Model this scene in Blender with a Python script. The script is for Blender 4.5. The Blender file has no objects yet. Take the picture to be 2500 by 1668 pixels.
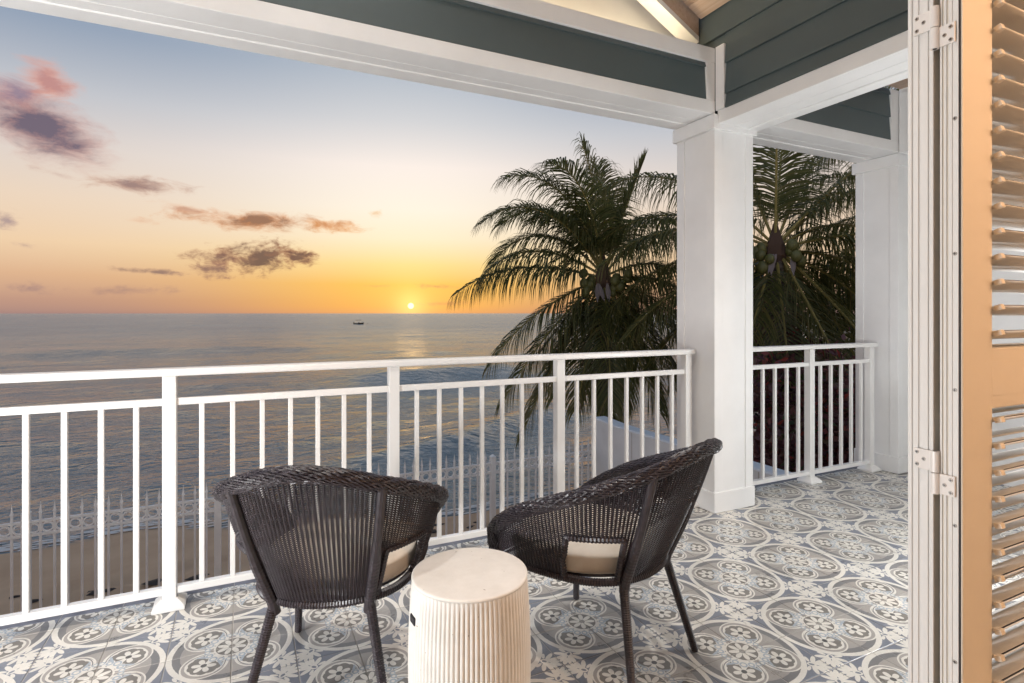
import bpy, bmesh, math, random
from math import sin, cos, pi, radians, sqrt
from mathutils import Vector, Matrix

SC = bpy.context.scene
COL = SC.collection
random.seed(7)

# ------------------------------------------------------------------ camera
F_PX, CX, HY, YAW, EYE = 1362.0, 1250.0, 765.0, radians(25.6), 1.163
cam_d = bpy.data.cameras.new('camera'); cam = bpy.data.objects.new('camera', cam_d); COL.objects.link(cam)
cam.location = (0, 0, EYE); cam.rotation_euler = (radians(90), 0, -YAW)
cam_d.sensor_width = 36.0; cam_d.lens = F_PX / 2500 * 36.0
cam_d.shift_y = -(834 - HY) / 2500
cam_d.clip_start = 0.02; cam_d.clip_end = 60000
SC.camera = cam

def ray(x, y):
    r = (x - CX) / F_PX; u = (HY - y) / F_PX
    return Vector((r * cos(YAW) + sin(YAW), -r * sin(YAW) + cos(YAW), u))
def on_z(x, y, z):
    d = ray(x, y); t = (z - EYE) / d.z; p = d * t; p.z += EYE; return p
def at_depth(x, y, dep):
    p = ray(x, y) * dep; p.z += EYE; return p

def lin(r, g, b):
    f = lambda c: (c / 255 / 12.92) if c / 255 <= 0.04045 else ((c / 255 + 0.055) / 1.055) ** 2.4
    return (f(r), f(g), f(b), 1.0)

# ------------------------------------------------------------------ node expression helper
class X:
    def __init__(s, nt, k): s.nt = nt; s.k = k
    def _op(s, op, *o, clamp=False):
        n = s.nt.nodes.new('ShaderNodeMath'); n.operation = op; n.use_clamp = clamp
        for i, q in enumerate((s,) + o):
            if isinstance(q, X): s.nt.links.new(q.k, n.inputs[i])
            else: n.inputs[i].default_value = q
        return X(s.nt, n.outputs[0])
    def __add__(s, o): return s._op('ADD', o)
    def __sub__(s, o): return s._op('SUBTRACT', o)
    def __mul__(s, o): return s._op('MULTIPLY', o)
    def __truediv__(s, o): return s._op('DIVIDE', o)
    def __neg__(s): return s * -1.0
    def lt(s, o): return s._op('LESS_THAN', o)
    def gt(s, o): return s._op('GREATER_THAN', o)
    def abs(s): return s._op('ABSOLUTE')
    def sqrt(s): return s._op('SQRT')
    def pow(s, o): return s._op('POWER', o)
    def sin(s): return s._op('SINE')
    def cos(s): return s._op('COSINE')
    def exp(s): return s._op('EXPONENT')
    def min(s, o): return s._op('MINIMUM', o)
    def max(s, o): return s._op('MAXIMUM', o)
    def atan2(s, o): return s._op('ARCTAN2', o)
    def asin(s): return s._op('ARCSINE')
    def clamp(s): return s._op('ADD', 0.0, clamp=True)
    def smooth(s, a, b):
        n = s.nt.nodes.new('ShaderNodeMapRange'); n.interpolation_type = 'SMOOTHSTEP'
        s.nt.links.new(s.k, n.inputs['Value']); n.inputs['From Min'].default_value = a; n.inputs['From Max'].default_value = b
        return X(s.nt, n.outputs[0])
def mixc(nt, fac, a, b, mode='MIX'):
    n = nt.nodes.new('ShaderNodeMix'); n.data_type = 'RGBA'; n.blend_type = mode; n.clamp_factor = True
    for v, k in ((fac, 0), (a, 6), (b, 7)):
        if isinstance(v, X): v = v.k
        if isinstance(v, (int, float, tuple)): n.inputs[k].default_value = v
        else: nt.links.new(v, n.inputs[k])
    return n.outputs[2]
def ramp(nt, fac, stops, interp='LINEAR'):
    n = nt.nodes.new('ShaderNodeValToRGB'); e = n.color_ramp.elements; n.color_ramp.interpolation = interp
    while len(e) < len(stops): e.new(0.5)
    for i, (p, c) in enumerate(stops): e[i].position = p; e[i].color = c
    nt.links.new(fac.k if isinstance(fac, X) else fac, n.inputs[0])
    return n.outputs[0]
def noise(nt, vec, scale, detail=4, rough=0.55, dist=0.0, out='Fac'):
    n = nt.nodes.new('ShaderNodeTexNoise'); n.inputs['Scale'].default_value = scale
    n.inputs['Detail'].default_value = detail; n.inputs['Roughness'].default_value = rough; n.inputs['Distortion'].default_value = dist
    if vec is not None: nt.links.new(vec, n.inputs['Vector'])
    return X(nt, n.outputs['Fac']) if out == 'Fac' else n.outputs['Color']
def comb(nt, x, y, z):
    n = nt.nodes.new('ShaderNodeCombineXYZ')
    for i, v in enumerate((x, y, z)):
        if isinstance(v, X): nt.links.new(v.k, n.inputs[i])
        else: n.inputs[i].default_value = v
    return n.outputs[0]

# ------------------------------------------------------------------ world: sunset sky
SUN_DIR = ray(1003, 747).normalized()
SUN_AZ = math.atan2(SUN_DIR.x, SUN_DIR.y)
w = bpy.data.worlds.new('World'); SC.world = w; w.use_nodes = True
nt = w.node_tree; nt.nodes.clear()
tc = nt.nodes.new('ShaderNodeTexCoord'); sp = nt.nodes.new('ShaderNodeSeparateXYZ')
nt.links.new(tc.outputs['Generated'], sp.inputs[0])
dx, dy, dz = (X(nt, sp.outputs[i]) for i in range(3))
az = dx.atan2(dy); el = dz.max(-1.0).min(1.0).asin()
hl = (dx * dx + dy * dy).max(1e-6).sqrt()
ch = ((dx * sin(SUN_AZ) + dy * cos(SUN_AZ)) / hl).max(0.0)
near_sun = ch.pow(20.0)
zz = dz.max(0.0).pow(0.5)
def rs(*l): return [(sqrt(p), lin(*c)) for p, c in l]
side = ramp(nt, zz, rs((0, (160, 130, 128)), (.02, (192, 152, 134)), (.055, (222, 180, 146)), (.10, (240, 208, 172)), (.16, (236, 213, 190)),
                       (.23, (222, 211, 204)), (.30, (192, 195, 202)), (.38, (146, 161, 182)), (.50, (140, 156, 180)), (1.0, (138, 154, 180))))
suns = ramp(nt, zz, rs((0, (240, 164, 100)), (.012, (254, 182, 86)), (.05, (255, 196, 88)), (.085, (255, 221, 144)), (.13, (255, 238, 204)), (.18, (255, 244, 226)),
                       (.25, (252, 240, 231)), (.32, (214, 214, 216)), (.40, (178, 188, 200)), (.55, (150, 165, 186)), (1.0, (138, 154, 180))))
skyc = mixc(nt, near_sun, side, suns)
# a little of the physical sky for the tint of the dome
ns = nt.nodes.new('ShaderNodeTexSky'); ns.sky_type = 'NISHITA'; ns.sun_disc = False
ns.sun_elevation = radians(1.5); ns.sun_rotation = SUN_AZ; ns.dust_density = 2.0
skyc = mixc(nt, 0.0015, skyc, ns.outputs[0], 'ADD')
# clouds: (pixel centre, half sizes in px, tilt deg, body colour, lit colour, strength)
vec = comb(nt, az * 10.0, el * 26.0, 0.0)
n1 = noise(nt, vec, 2.0, 12, 0.66, 0.5)
vec2 = comb(nt, az * 17.0, el * 30.0, 3.7)
n2 = noise(nt, vec2, 2.8, 10, 0.64, 0.3)
CL = [((112, 312), (165, 72), -24, (106, 92, 110), (206, 150, 138), 1.1, n1, .50),
      ((40, 222), (85, 40), 0, (150, 128, 146), (214, 160, 150), .85, n1, .55),
      ((120, 196), (78, 40), -20, (196, 140, 134), (240, 170, 144), .95, n1, .7),
      ((330, 452), (118, 22), 4, (156, 126, 120), (208, 164, 140), 1.0, n1, 1.0),
      ((140, 425), (75, 10), -8, (176, 150, 148), (214, 178, 160), .6, n1, 1.0),
      ((640, 541), (200, 21), 0, (150, 104, 78), (226, 142, 78), 1.0, n1, 1.0),
      ((800, 552), (80, 16), -3, (214, 140, 82), (246, 172, 96), .75, n1, 1.0),
      ((450, 510), (80, 11), -4, (200, 150, 124), (232, 172, 132), .7, n1, 1.0),
      ((345, 540), (50, 10), 0, (222, 168, 136), (236, 178, 140), .5, n1, 1.0),
      ((640, 628), (98, 34), 6, (112, 84, 76), (182, 128, 96), 1.15, n2, 1.1),
      ((728, 628), (50, 20), -6, (122, 90, 78), (196, 134, 96), 1.1, n2, 1.1),
      ((525, 630), (70, 17), 0, (140, 106, 92), (196, 146, 112), 1.0, n2, 1.1),
      ((520, 660), (48, 20), -4, (146, 112, 100), (186, 140, 112), .9, n2, 1.1),
      ((385, 664), (75, 8), -2, (144, 116, 108), (180, 140, 120), .85, n2, 1.0),
      ((305, 659), (34, 7), -3, (144, 116, 108), (180, 140, 120), .8, n2, 1.0),
      ((15, 540), (45, 22), 0, (150, 130, 140), (190, 160, 150), .7, n2, 1.0),
      ((58, 600), (32, 9), -6, (160, 136, 136), (190, 160, 150), .6, n2, 1.0),
      ((70, 704), (72, 17), 0, (148, 120, 124), (172, 138, 132), .6, n2, .9),
      ((310, 708), (170, 15), 2, (162, 130, 124), (190, 146, 128), .55, n2, .9),
      ((920, 521), (22, 10), 0, (236, 186, 132), (250, 206, 150), .6, n2, 1.0),
      ((1060, 700), (58, 8), -2, (206, 140, 92), (236, 168, 100), .7, n2, 1.0),
      ((930, 698), (42, 5), 2, (222, 160, 96), (240, 176, 104), .5, n2, 1.0),
      ((1090, 742), (110, 8), 2, (226, 148, 92), (240, 164, 100), .5, n2, 1.0),
      # the same kind of broken cloud carries on beyond the frame
      ((-420, 560), (200, 34), 3, (150, 122, 122), (206, 158, 134), .8, n1, 1.0),
      ((-900, 380), (260, 80), -8, (130, 112, 130), (190, 140, 134), .9, n1, 1.0),
      ((2500, 420), (260, 40), 5, (160, 138, 138), (206, 164, 144), .7, n1, 1.0)]
avec = comb(nt, az, el, 0.0)
groups = {}
for (px, py), (hw, hh), tilt, c0, c1, st, nz, na in CL:
    d = ray(px, py).normalized(); a0 = math.atan2(d.x, d.y); e0 = math.asin(d.z)
    rr = (px - CX) / F_PX; fa = 1 / (1 + rr * rr)
    wa = hw / F_PX * fa * 1.15; we = hh / F_PX * sqrt(fa) * 1.15
    mp = nt.nodes.new('ShaderNodeMapping'); mp.vector_type = 'TEXTURE'
    mp.inputs['Location'].default_value = (a0, e0, 0); mp.inputs['Rotation'].default_value = (0, 0, radians(tilt)); mp.inputs['Scale'].default_value = (wa, we, 1)
    nt.links.new(avec, mp.inputs[0])
    ln = nt.nodes.new('ShaderNodeVectorMath'); ln.operation = 'LENGTH'; nt.links.new(mp.outputs[0], ln.inputs[0])
    D = X(nt, ln.outputs['Value']) * -1.0 + (.92 + (st - 1) * .5)
    key = (tuple(c0[i] // 12 for i in range(3)), nz is n1)
    if key in groups: groups[key][0] = groups[key][0].max(D)
    else: groups[key] = [D, c0, c1, nz, st, na]
for D, c0, c1, nz, st, na in groups.values():
    raw = D * (1.75 if na > .7 else 2.0) + (nz - .5) * (4.4 * na)
    m = raw.smooth(-.40, 1.45) * min(.93, st)
    lit = (raw * -.70 + 1.0 + ((n2 if nz is n1 else n1) - .5) * 1.5).clamp()
    skyc = mixc(nt, m, skyc, mixc(nt, lit, lin(*c0), lin(*c1)))
# sun and its glow
dt = dx * SUN_DIR.x + dy * SUN_DIR.y + dz * SUN_DIR.z
glow = dt.max(0.0).pow(3000.0) * 0.30 + dt.max(0.0).pow(500.0) * 0.14 + dt.max(0.0).pow(60.0) * 0.05
skyc = mixc(nt, 1.0, skyc, comb(nt, glow, glow * 0.80, glow * 0.30), 'ADD')
disc = dt.smooth(cos(0.0058), cos(0.0044)) * 1.2
skyc = mixc(nt, 1.0, skyc, comb(nt, disc, disc * 0.86, disc * 0.55), 'ADD')
# below the horizon: dim haze of the sea
below = dz.smooth(-0.002, -0.02)
skyc = mixc(nt, below, skyc, lin(120, 112, 108))
bg = nt.nodes.new('ShaderNodeBackground'); nt.links.new(skyc, bg.inputs[0]); bg.inputs[1].default_value = 1.0
wo = nt.nodes.new('ShaderNodeOutputWorld'); nt.links.new(bg.outputs[0], wo.inputs[0])
w.cycles.sampling_method = 'NONE'

sun_d = bpy.data.lights.new('sun', 'SUN'); sun = bpy.data.objects.new('sun', sun_d); COL.objects.link(sun)
sun_d.energy = 0.004; sun_d.angle = radians(3); sun_d.color = (1.0, 0.62, 0.28)
sun.rotation_euler = (-Vector((SUN_DIR.x, SUN_DIR.y, max(SUN_DIR.z, 0.02)))).to_track_quat('-Z', 'Y').to_euler()

SC.view_settings.view_transform = 'Standard'; SC.view_settings.look = 'None'
SC.view_settings.exposure = 0.0; SC.view_settings.gamma = 1.0
SC.view_settings.use_curve_mapping = False
SC.render.engine = 'CYCLES'
SC.cycles.max_bounces = 8; SC.cycles.diffuse_bounces = 4; SC.cycles.glossy_bounces = 4
SC.cycles.sample_clamp_indirect = 6.0
try: SC.cycles.use_denoising = True
except Exception: pass

# ------------------------------------------------------------------ mesh helpers
class MB:
    def __init__(s): s.v = []; s.f = []; s.uv = None
    def box(s, x0, x1, y0, y1, z0, z1):
        n = len(s.v)
        s.v += [(x0, y0, z0), (x1, y0, z0), (x1, y1, z0), (x0, y1, z0), (x0, y0, z1), (x1, y0, z1), (x1, y1, z1), (x0, y1, z1)]
        s.f += [tuple(n + i for i in q) for q in ((0, 3, 2, 1), (4, 5, 6, 7), (0, 1, 5, 4), (1, 2, 6, 5), (2, 3, 7, 6), (3, 0, 4, 7))]
        return s
    def frustum(s, x0, x1, y0, y1, z0, z1, inset):
        n = len(s.v); i = inset
        s.v += [(x0, y0, z0), (x1, y0, z0), (x1, y1, z0), (x0, y1, z0), (x0 + i, y0 + i, z1), (x1 - i, y0 + i, z1), (x1 - i, y1 - i, z1), (x0 + i, y1 - i, z1)]
        s.f += [tuple(n + k for k in q) for q in ((0, 3, 2, 1), (4, 5, 6, 7), (0, 1, 5, 4), (1, 2, 6, 5), (2, 3, 7, 6), (3, 0, 4, 7))]
        return s
    def tube(s, path, rad, sides=6, cap=True, flat=None):
        path = [Vector(p) for p in path]; k = len(path); n0 = len(s.v)
        r = rad if callable(rad) else (lambda i: rad)
        up = None
        for i, p in enumerate(path):
            t = (path[min(i + 1, k - 1)] - path[max(i - 1, 0)])
            t = t.normalized() if t.length > 1e-9 else Vector((0, 0, 1))
            if up is None:
                up = t.orthogonal().normalized()
                if flat is not None: up = (flat - t * flat.dot(t)).normalized()
            else:
                up = up - t * up.dot(t)
                up = up.normalized() if up.length > 1e-6 else t.orthogonal().normalized()
            b = t.cross(up); rr = r(i)
            for j in range(sides):
                a = 2 * pi * j / sides
                s.v.append(tuple(p + (up * cos(a) + b * sin(a)) * rr))
        for i in range(k - 1):
            for j in range(sides):
                a = n0 + i * sides + j; b_ = n0 + i * sides + (j + 1) % sides
                s.f.append((a, b_, b_ + sides, a + sides))
        if cap and sides > 2:
            s.f.append(tuple(n0 + j for j in reversed(range(sides)))); e = n0 + (k - 1) * sides
            s.f.append(tuple(e + j for j in range(sides)))
        return s
    def lathe(s, prof, sides=24, cx=0, cy=0, mod=None, cap=True):
        n0 = len(s.v)
        for i, (r, z) in enumerate(prof):
            for j in range(sides):
                a = 2 * pi * j / sides; rr = r if mod is None else mod(r, z, a, i)
                s.v.append((cx + rr * cos(a), cy + rr * sin(a), z))
        for i in range(len(prof) - 1):
            for j in range(sides):
                a = n0 + i * sides + j; b = n0 + i * sides + (j + 1) % sides
                s.f.append((a, b, b + sides, a + sides))
        if cap:
            s.f.append(tuple(n0 + j for j in reversed(range(sides)))); e = n0 + (len(prof) - 1) * sides
            s.f.append(tuple(e + j for j in range(sides)))
        return s
    def sphere(s, c, r, seg=10, rings=6, sz=1.0):
        prof = [(max(r * sin(pi * i / rings), 1e-4), c[2] - r * sz * cos(pi * i / rings)) for i in range(rings + 1)]
        return s.lathe(prof, seg, c[0], c[1])
    def mesh(s, name, mat, smooth=False):
        m = bpy.data.meshes.new(name); m.from_pydata(s.v, [], s.f); m.update()
        if mat: m.materials.append(mat)
        if smooth: m.polygons.foreach_set('use_smooth', [True] * len(m.polygons))
        return m
    def build(s, name, mat, parent=None, bevel=0, smooth=False, loc=None):
        return obj(name, s.mesh(name, mat, smooth), parent, bevel, loc)
def obj(name, me, parent=None, bevel=0, loc=None):
    o = bpy.data.objects.new(name, me); COL.objects.link(o)
    if parent is not None: o.parent = parent
    if loc is not None: o.location = loc
    if bevel:
        b = o.modifiers.new('bevel', 'BEVEL'); b.width = bevel; b.segments = 2; b.limit_method = 'ANGLE'
        b.harden_normals = False
    return o
def tag(o, label, cat, group=None, kind=None):
    if label: o['label'] = label
    if cat: o['category'] = cat
    if group: o['group'] = group
    if kind: o['kind'] = kind
    return o
def empty(name, loc, rz, label, cat, group=None):
    o = bpy.data.objects.new(name, None); COL.objects.link(o); o.location = loc; o.rotation_euler = (0, 0, rz)
    o.empty_display_size = 0.1
    return tag(o, label, cat, group)
def struct(o): o['kind'] = 'structure'; return o
def copy_tree(o, parent=None):
    c = o.copy(); COL.objects.link(c); c.parent = parent
    for ch in [k for k in bpy.data.objects if k.parent == o]: copy_tree(ch, c)
    return c

# ------------------------------------------------------------------ materials
def mat(name, col=(.8, .8, .8, 1), rough=0.5, metal=0.0, spec=None):
    m = bpy.data.materials.new(name); m.use_nodes = True
    b = m.node_tree.nodes['Principled BSDF']
    b.inputs['Base Color'].default_value = col if len(col) == 4 else (*col, 1)
    b.inputs['Roughness'].default_value = rough; b.inputs['Metallic'].default_value = metal
    if spec is not None: b.inputs['Specular IOR Level'].default_value = spec
    return m, m.node_tree, b
def tex_obj(nt):
    t = nt.nodes.new('ShaderNodeTexCoord'); return t.outputs['Object']
def bump(nt, b, h, strength=0.2, dist=0.01):
    n = nt.nodes.new('ShaderNodeBump'); n.inputs['Strength'].default_value = strength; n.inputs['Distance'].default_value = dist
    nt.links.new(h.k if isinstance(h, X) else h, n.inputs['Height']); nt.links.new(n.outputs[0], b.inputs['Normal'])
    return n
def painted(name, c, rough=0.45, var=0.05, bscale=60, bstr=0.06, grain=(1, 1, 1)):
    m, nt, b = mat(name, (*c, 1), rough)
    o = tex_obj(nt); mp = nt.nodes.new('ShaderNodeMapping'); mp.inputs['Scale'].default_value = grain; nt.links.new(o, mp.inputs[0])
    n = noise(nt, mp.outputs[0], 3.0, 6, .6)
    lo = tuple(v * (1 - var) for v in c) + (1,); hi = tuple(min(1, v * (1 + var)) for v in c) + (1,)
    nt.links.new(ramp(nt, n, [(.3, lo), (.7, hi)]), b.inputs['Base Color'])
    n2 = noise(nt, mp.outputs[0], bscale, 3)
    bump(nt, b, n2, bstr, .004)
    nt.links.new((n * .25 + (rough - .12)).k, b.inputs['Roughness'])
    return m
M = {}
M['white'] = painted('white_paint', (.82, .82, .815), .42, .04)
M['whitewood'] = painted('white_painted_board', (.80, .80, .795), .45, .045, 40, .08)
M['rail'] = painted('white_powder_coat', (.82, .815, .80), .32, .02, 150, .03)
M['siding'] = painted('slate_siding_paint', (.074, .098, .102), .5, .08, 90, .10)
M['aluminium'] = painted('white_aluminium', (.78, .77, .75), .34, .02, 200, .02)
M['shutter'] = painted('cream_shutter_paint', (.78, .72, .62), .42, .03, 120, .03)
M['blade'] = painted('cream_louvre_paint', (.84, .83, .80), .38, .03, 120, .03)
M['hinge'] = painted('hinge_enamel', (.80, .77, .74), .30, .03, 200, .02)
M['steel'] = mat('screw_steel', (.5, .48, .46, 1), .35, 1.0)[0]
M['black'] = mat('black_gasket', (.012, .010, .014, 1), .6)[0]
M['plaster'] = painted('room_plaster', (.78, .75, .70), .7, .03, 30, .08)
M['fence'] = painted('fence_enamel', (.74, .745, .75), .45, .06, 100, .05)
M['wallpaint'] = painted('boundary_wall_paint', (.66, .68, .70), .75, .07, 25, .25)
M['slab'] = painted('floor_screed', (.40, .38, .35), .8, .1)
M['border'] = painted('blue_border_tile', (.155, .165, .205), .42, .12, 30, .05)

def make_wood():
    m, nt, b = mat('pickled_wood', (.4, .28, .2, 1), .5)
    o = tex_obj(nt); mp = nt.nodes.new('ShaderNodeMapping'); mp.inputs['Scale'].default_value = (40, 1.2, 40); nt.links.new(o, mp.inputs[0])
    n = noise(nt, mp.outputs[0], 1.5, 8, .65, .6)
    oi = nt.nodes.new('ShaderNodeObjectInfo')
    v = (n * .8 + X(nt, oi.outputs['Random']) * .22)
    nt.links.new(ramp(nt, v, [(.25, (.30, .20, .14, 1)), (.5, (.44, .32, .24, 1)), (.8, (.55, .44, .36, 1))]), b.inputs['Base Color'])
    bump(nt, b, n, .25, .003)
    return m
M['wood'] = make_wood()

def make_tile():
    m, nt, b = mat('encaustic_tile', (.5, .5, .5, 1), .38)
    uvn = nt.nodes.new('ShaderNodeUVMap'); sp = nt.nodes.new('ShaderNodeSeparateXYZ'); nt.links.new(uvn.outputs[0], sp.inputs[0])
    wob = noise(nt, uvn.outputs[0], 14.0, 2, .5)
    u = X(nt, sp.outputs[0]) + (wob - .5) * .012; v = X(nt, sp.outputs[1]) + (wob - .5) * .008
    a = (u + v) * .70711; bb = ((u - v) * .70711).abs(); r = (u * u + v * v).sqrt()
    def ell(ca, cb, ra, rb, rot=0.0):
        A = a - ca; B = bb - cb; c_, s_ = cos(radians(rot)), sin(radians(rot))
        p = (A * c_ + B * s_) / ra; q = (B * c_ - A * s_) / rb
        return (p * p + q * q).lt(1.0)
    def dist(ca, cb=0.0):
        A = a - ca; B = bb - cb; return (A * A + B * B).sqrt()
    cream = (.72, .69, .63, 1); slate = (.195, .192, .192, 1); taupe = (.36, .335, .31, 1); olive = (.20, .185, .165, 1)
    blue = (.190, .206, .246, 1); lblue = (.38, .43, .48, 1); grey = (.30, .285, .26, 1); dark = (.09, .085, .08, 1)
    col = blue
    def over(mask, c):
        nonlocal col; col = mixc(nt, mask, col, c)
    # leafy floret in the outer corner
    fl = ell(1.285, 0, .095, .042).max(ell(1.205, .105, .115, .042, 42)).max(ell(1.115, .150, .105, .040, 78)).max(ell(1.245, .055, .10, .034, 22))
    fl = fl.max(ell(1.10, .03, .10, .045, 20)).max(ell(1.02, .13, .07, .028, 110))
    over(fl, cream)
    over(ell(1.075, 0, .045, .026), blue)
    # rings
    over(r.lt(1.0), cream); over(r.lt(.91), slate); over(r.lt(.79), taupe)
    # lobe
    q = dist(.575); over(q.lt(.365), cream)
    over(q.lt(.34) * dist(.53).gt(.325), taupe)
    over(q.lt(.322) * q.gt(.306) * a.lt(.66), slate)
    th = bb.atan2(a - .57); q3 = dist(.55)
    over(q3.lt((th * 5.0).cos().abs() * .022 + .255), olive)
    over(q3.lt(.275) * q3.gt(.262) * a.lt(.50), lblue)
    # flower
    rho = dist(.585); t6 = bb.atan2(a - .585)
    over(rho.lt(((t6 * 3.0).cos().abs() + .02).pow(.55) * .190), cream)
    over(rho.lt(.047), dark)
    # scrolls round the rosette
    z1 = a.lt(.47) * r.gt(.26)
    over(ell(.33, .0, .10, .10) * r.gt(.27), cream)
    s1 = dist(.355, .125); over(s1.lt(.075), cream); over(s1.lt(.060) * s1.gt(.030), lblue)
    s2 = dist(.395, .0); over(s2.lt(.078), cream); over(s2.lt(.066) * s2.gt(.038), lblue)
    s3 = dist(.30, .235); over(s3.lt(.050), lblue); over(s3.lt(.028), cream)
    over(ell(.43, .19, .10, .022, 62), lblue)
    # rosette
    over(r.lt(.285), cream); over(r.lt(.255), olive)
    ph = v.atan2(u)
    over(r.lt(((ph * 4.0).sin().abs() + .01).pow(.55) * .24), cream)
    over(r.lt(.055), grey)
    # wear, colour drift between tiles
    oi = nt.nodes.new('ShaderNodeObjectInfo'); rnd = X(nt, oi.outputs['Random'])
    o = tex_obj(nt)
    geo = nt.nodes.new('ShaderNodeNewGeometry')
    nz = noise(nt, geo.outputs['Position'], 9.0, 7, .65); nf = noise(nt, geo.outputs['Position'], 160.0, 3, .6)
    g = (rnd * .16 + .92) * ((nz - .5) * .35 + 1.0) * ((nf - .5) * .30 + 1.0)
    vm = nt.nodes.new('ShaderNodeVectorMath'); vm.operation = 'SCALE'; nt.links.new(col, vm.inputs[0]); nt.links.new(g.k, vm.inputs['Scale'])
    nt.links.new(vm.outputs[0], b.inputs['Base Color'])
    nt.links.new((nz * .40 + .12).k, b.inputs['Roughness'])
    bump(nt, b, nf, .06, .002)
    return m
M['tile'] = make_tile()

def make_wicker():
    m, nt, b = mat('dark_wicker', (.03, .026, .028, 1), .36)
    o = tex_obj(nt); n = noise(nt, o, 45.0, 4, .6)
    nt.links.new(ramp(nt, n, [(.3, (.012, .009, .013, 1)), (.7, (.036, .027, .034, 1))]), b.inputs['Base Color'])
    nt.links.new((n * .3 + .27).k, b.inputs['Roughness']); b.inputs['Specular IOR Level'].default_value = .6
    return m
M['wicker'] = make_wicker()
def make_cushion():
    m, nt, b = mat('cream_canvas', (.70, .62, .52, 1), .9)
    o = tex_obj(nt); wv = noise(nt, o, 420.0, 2, .5); n = noise(nt, o, 9.0, 5, .6)
    nt.links.new(ramp(nt, n, [(.3, (.64, .56, .46, 1)), (.7, (.76, .69, .60, 1))]), b.inputs['Base Color'])
    bump(nt, b, wv + n * 1.5, .35, .003)
    return m
M['cushion'] = make_cushion()
def make_stone():
    m, nt, b = mat('cast_stone', (.74, .70, .63, 1), .62)
    o = tex_obj(nt); n = noise(nt, o, 12.0, 6, .6); sp_ = noise(nt, o, 75.0, 2, .5)
    base = ramp(nt, n, [(.3, (.66, .635, .59, 1)), (.7, (.77, .75, .71, 1))])
    nt.links.new(mixc(nt, sp_.smooth(.74, .78), base, (.22, .18, .14, 1)), b.inputs['Base Color'])
    bump(nt, b, noise(nt, o, 140.0, 3, .6), .12, .003)
    return m
M['stone'] = make_stone()

def make_sea():
    m, nt, b = mat('sea_water', (.018, .050, .056, 1), .06)
    b.inputs['IOR'].default_value = 1.55
    geo = nt.nodes.new('ShaderNodeNewGeometry'); P = geo.outputs['Position']
    mp = nt.nodes.new('ShaderNodeMapping'); mp.inputs['Scale'].default_value = (.72, 1.0, 1.0); mp.inputs['Rotation'].default_value = (0, 0, radians(-12)); nt.links.new(P, mp.inputs[0])
    v = mp.outputs[0]
    cd = nt.nodes.new('ShaderNodeCameraData'); dist = X(nt, cd.outputs['View Distance'])
    h1 = noise(nt, v, 2.2, 3, .55, .6); h2 = noise(nt, v, 7.0, 3, .6, .3); h3 = noise(nt, v, .35, 3, .5, .2)
    big = noise(nt, P, .035, 3, .5)
    h4 = noise(nt, v, .07, 3, .5, .2)
    hh = h1 * .30 + h2 * .10 + h3 * .60 + h4 * 1.6
    n = nt.nodes.new('ShaderNodeBump'); n.inputs['Strength'].default_value = 1.0; n.inputs['Distance'].default_value = 1.0
    nt.links.new(hh.k, n.inputs['Height']); nt.links.new(n.outputs[0], b.inputs['Normal'])
    nt.links.new(ramp(nt, big, [(.35, (.165, .222, .250, 1)), (.65, (.235, .290, .300, 1))]), b.inputs['Base Color'])
    nt.links.new((dist.smooth(8, 160) * .15 + .11).k, b.inputs['Roughness'])
    # foam at the water's edge, by depth over the sand
    sp = nt.nodes.new('ShaderNodeSeparateXYZ'); nt.links.new(P, sp.inputs[0])
    return m
M['sea'] = make_sea()
def make_sand():
    m, nt, b = mat('beach_sand', (.42, .33, .24, 1), .9)
    geo = nt.nodes.new('ShaderNodeNewGeometry'); P = geo.outputs['Position']
    sp = nt.nodes.new('ShaderNodeSeparateXYZ'); nt.links.new(P, sp.inputs[0]); z = X(nt, sp.outputs[2])
    n = noise(nt, P, 1.2, 6, .6); nf = noise(nt, P, 60.0, 3, .6)
    dry = ramp(nt, n, [(.3, (.48, .31, .19, 1)), (.7, (.60, .41, .26, 1))])
    wet = (z + (n - .5) * .03).smooth(-2.575, -2.605)
    nt.links.new(mixc(nt, wet, dry, (.30, .22, .145, 1)), b.inputs['Base Color'])
    nt.links.new((wet * -.62 + .92).k, b.inputs['Roughness'])
    bump(nt, b, (n * 1.0 + nf * .12) * (wet * -.9 + 1.0), .22, .06)
    return m
M['sand'] = make_sand()
M['debris'] = mat('dark_sand_mark', (.035, .024, .018, 1), .8)[0]

def leafmat(name, stops, rough=.45, trans=.35, island=True):
    m, nt, b = mat(name, stops[0][1], rough)
    if island:
        geo = nt.nodes.new('ShaderNodeNewGeometry'); f = X(nt, geo.outputs['Random Per Island'])
    else: f = noise(nt, tex_obj(nt), 6.0, 4)
    c = ramp(nt, f, stops); nt.links.new(c, b.inputs['Base Color'])
    tr = nt.nodes.new('ShaderNodeBsdfTranslucent'); nt.links.new(c, tr.inputs[0])
    mx = nt.nodes.new('ShaderNodeMixShader'); mx.inputs[0].default_value = trans
    out = nt.nodes['Material Output']; nt.links.new(b.outputs[0], mx.inputs[1]); nt.links.new(tr.outputs[0], mx.inputs[2]); nt.links.new(mx.outputs[0], out.inputs[0])
    return m
M['frond'] = leafmat('palm_leaflets', [(0, (.105, .125, .045, 1)), (.5, (.180, .190, .066, 1)), (.85, (.25, .23, .082, 1)), (1, (.33, .26, .12, 1))], .32, .60)
M['deadfrond'] = leafmat('dry_palm_leaflets', [(0, (.15, .11, .065, 1)), (1, (.30, .23, .15, 1))], .6, .45)
M['rachis'] = mat('palm_rachis', (.34, .28, .09, 1), .5)[0]
M['spathe'] = mat('dry_spathe', (.24, .20, .20, 1), .7)[0]
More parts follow.
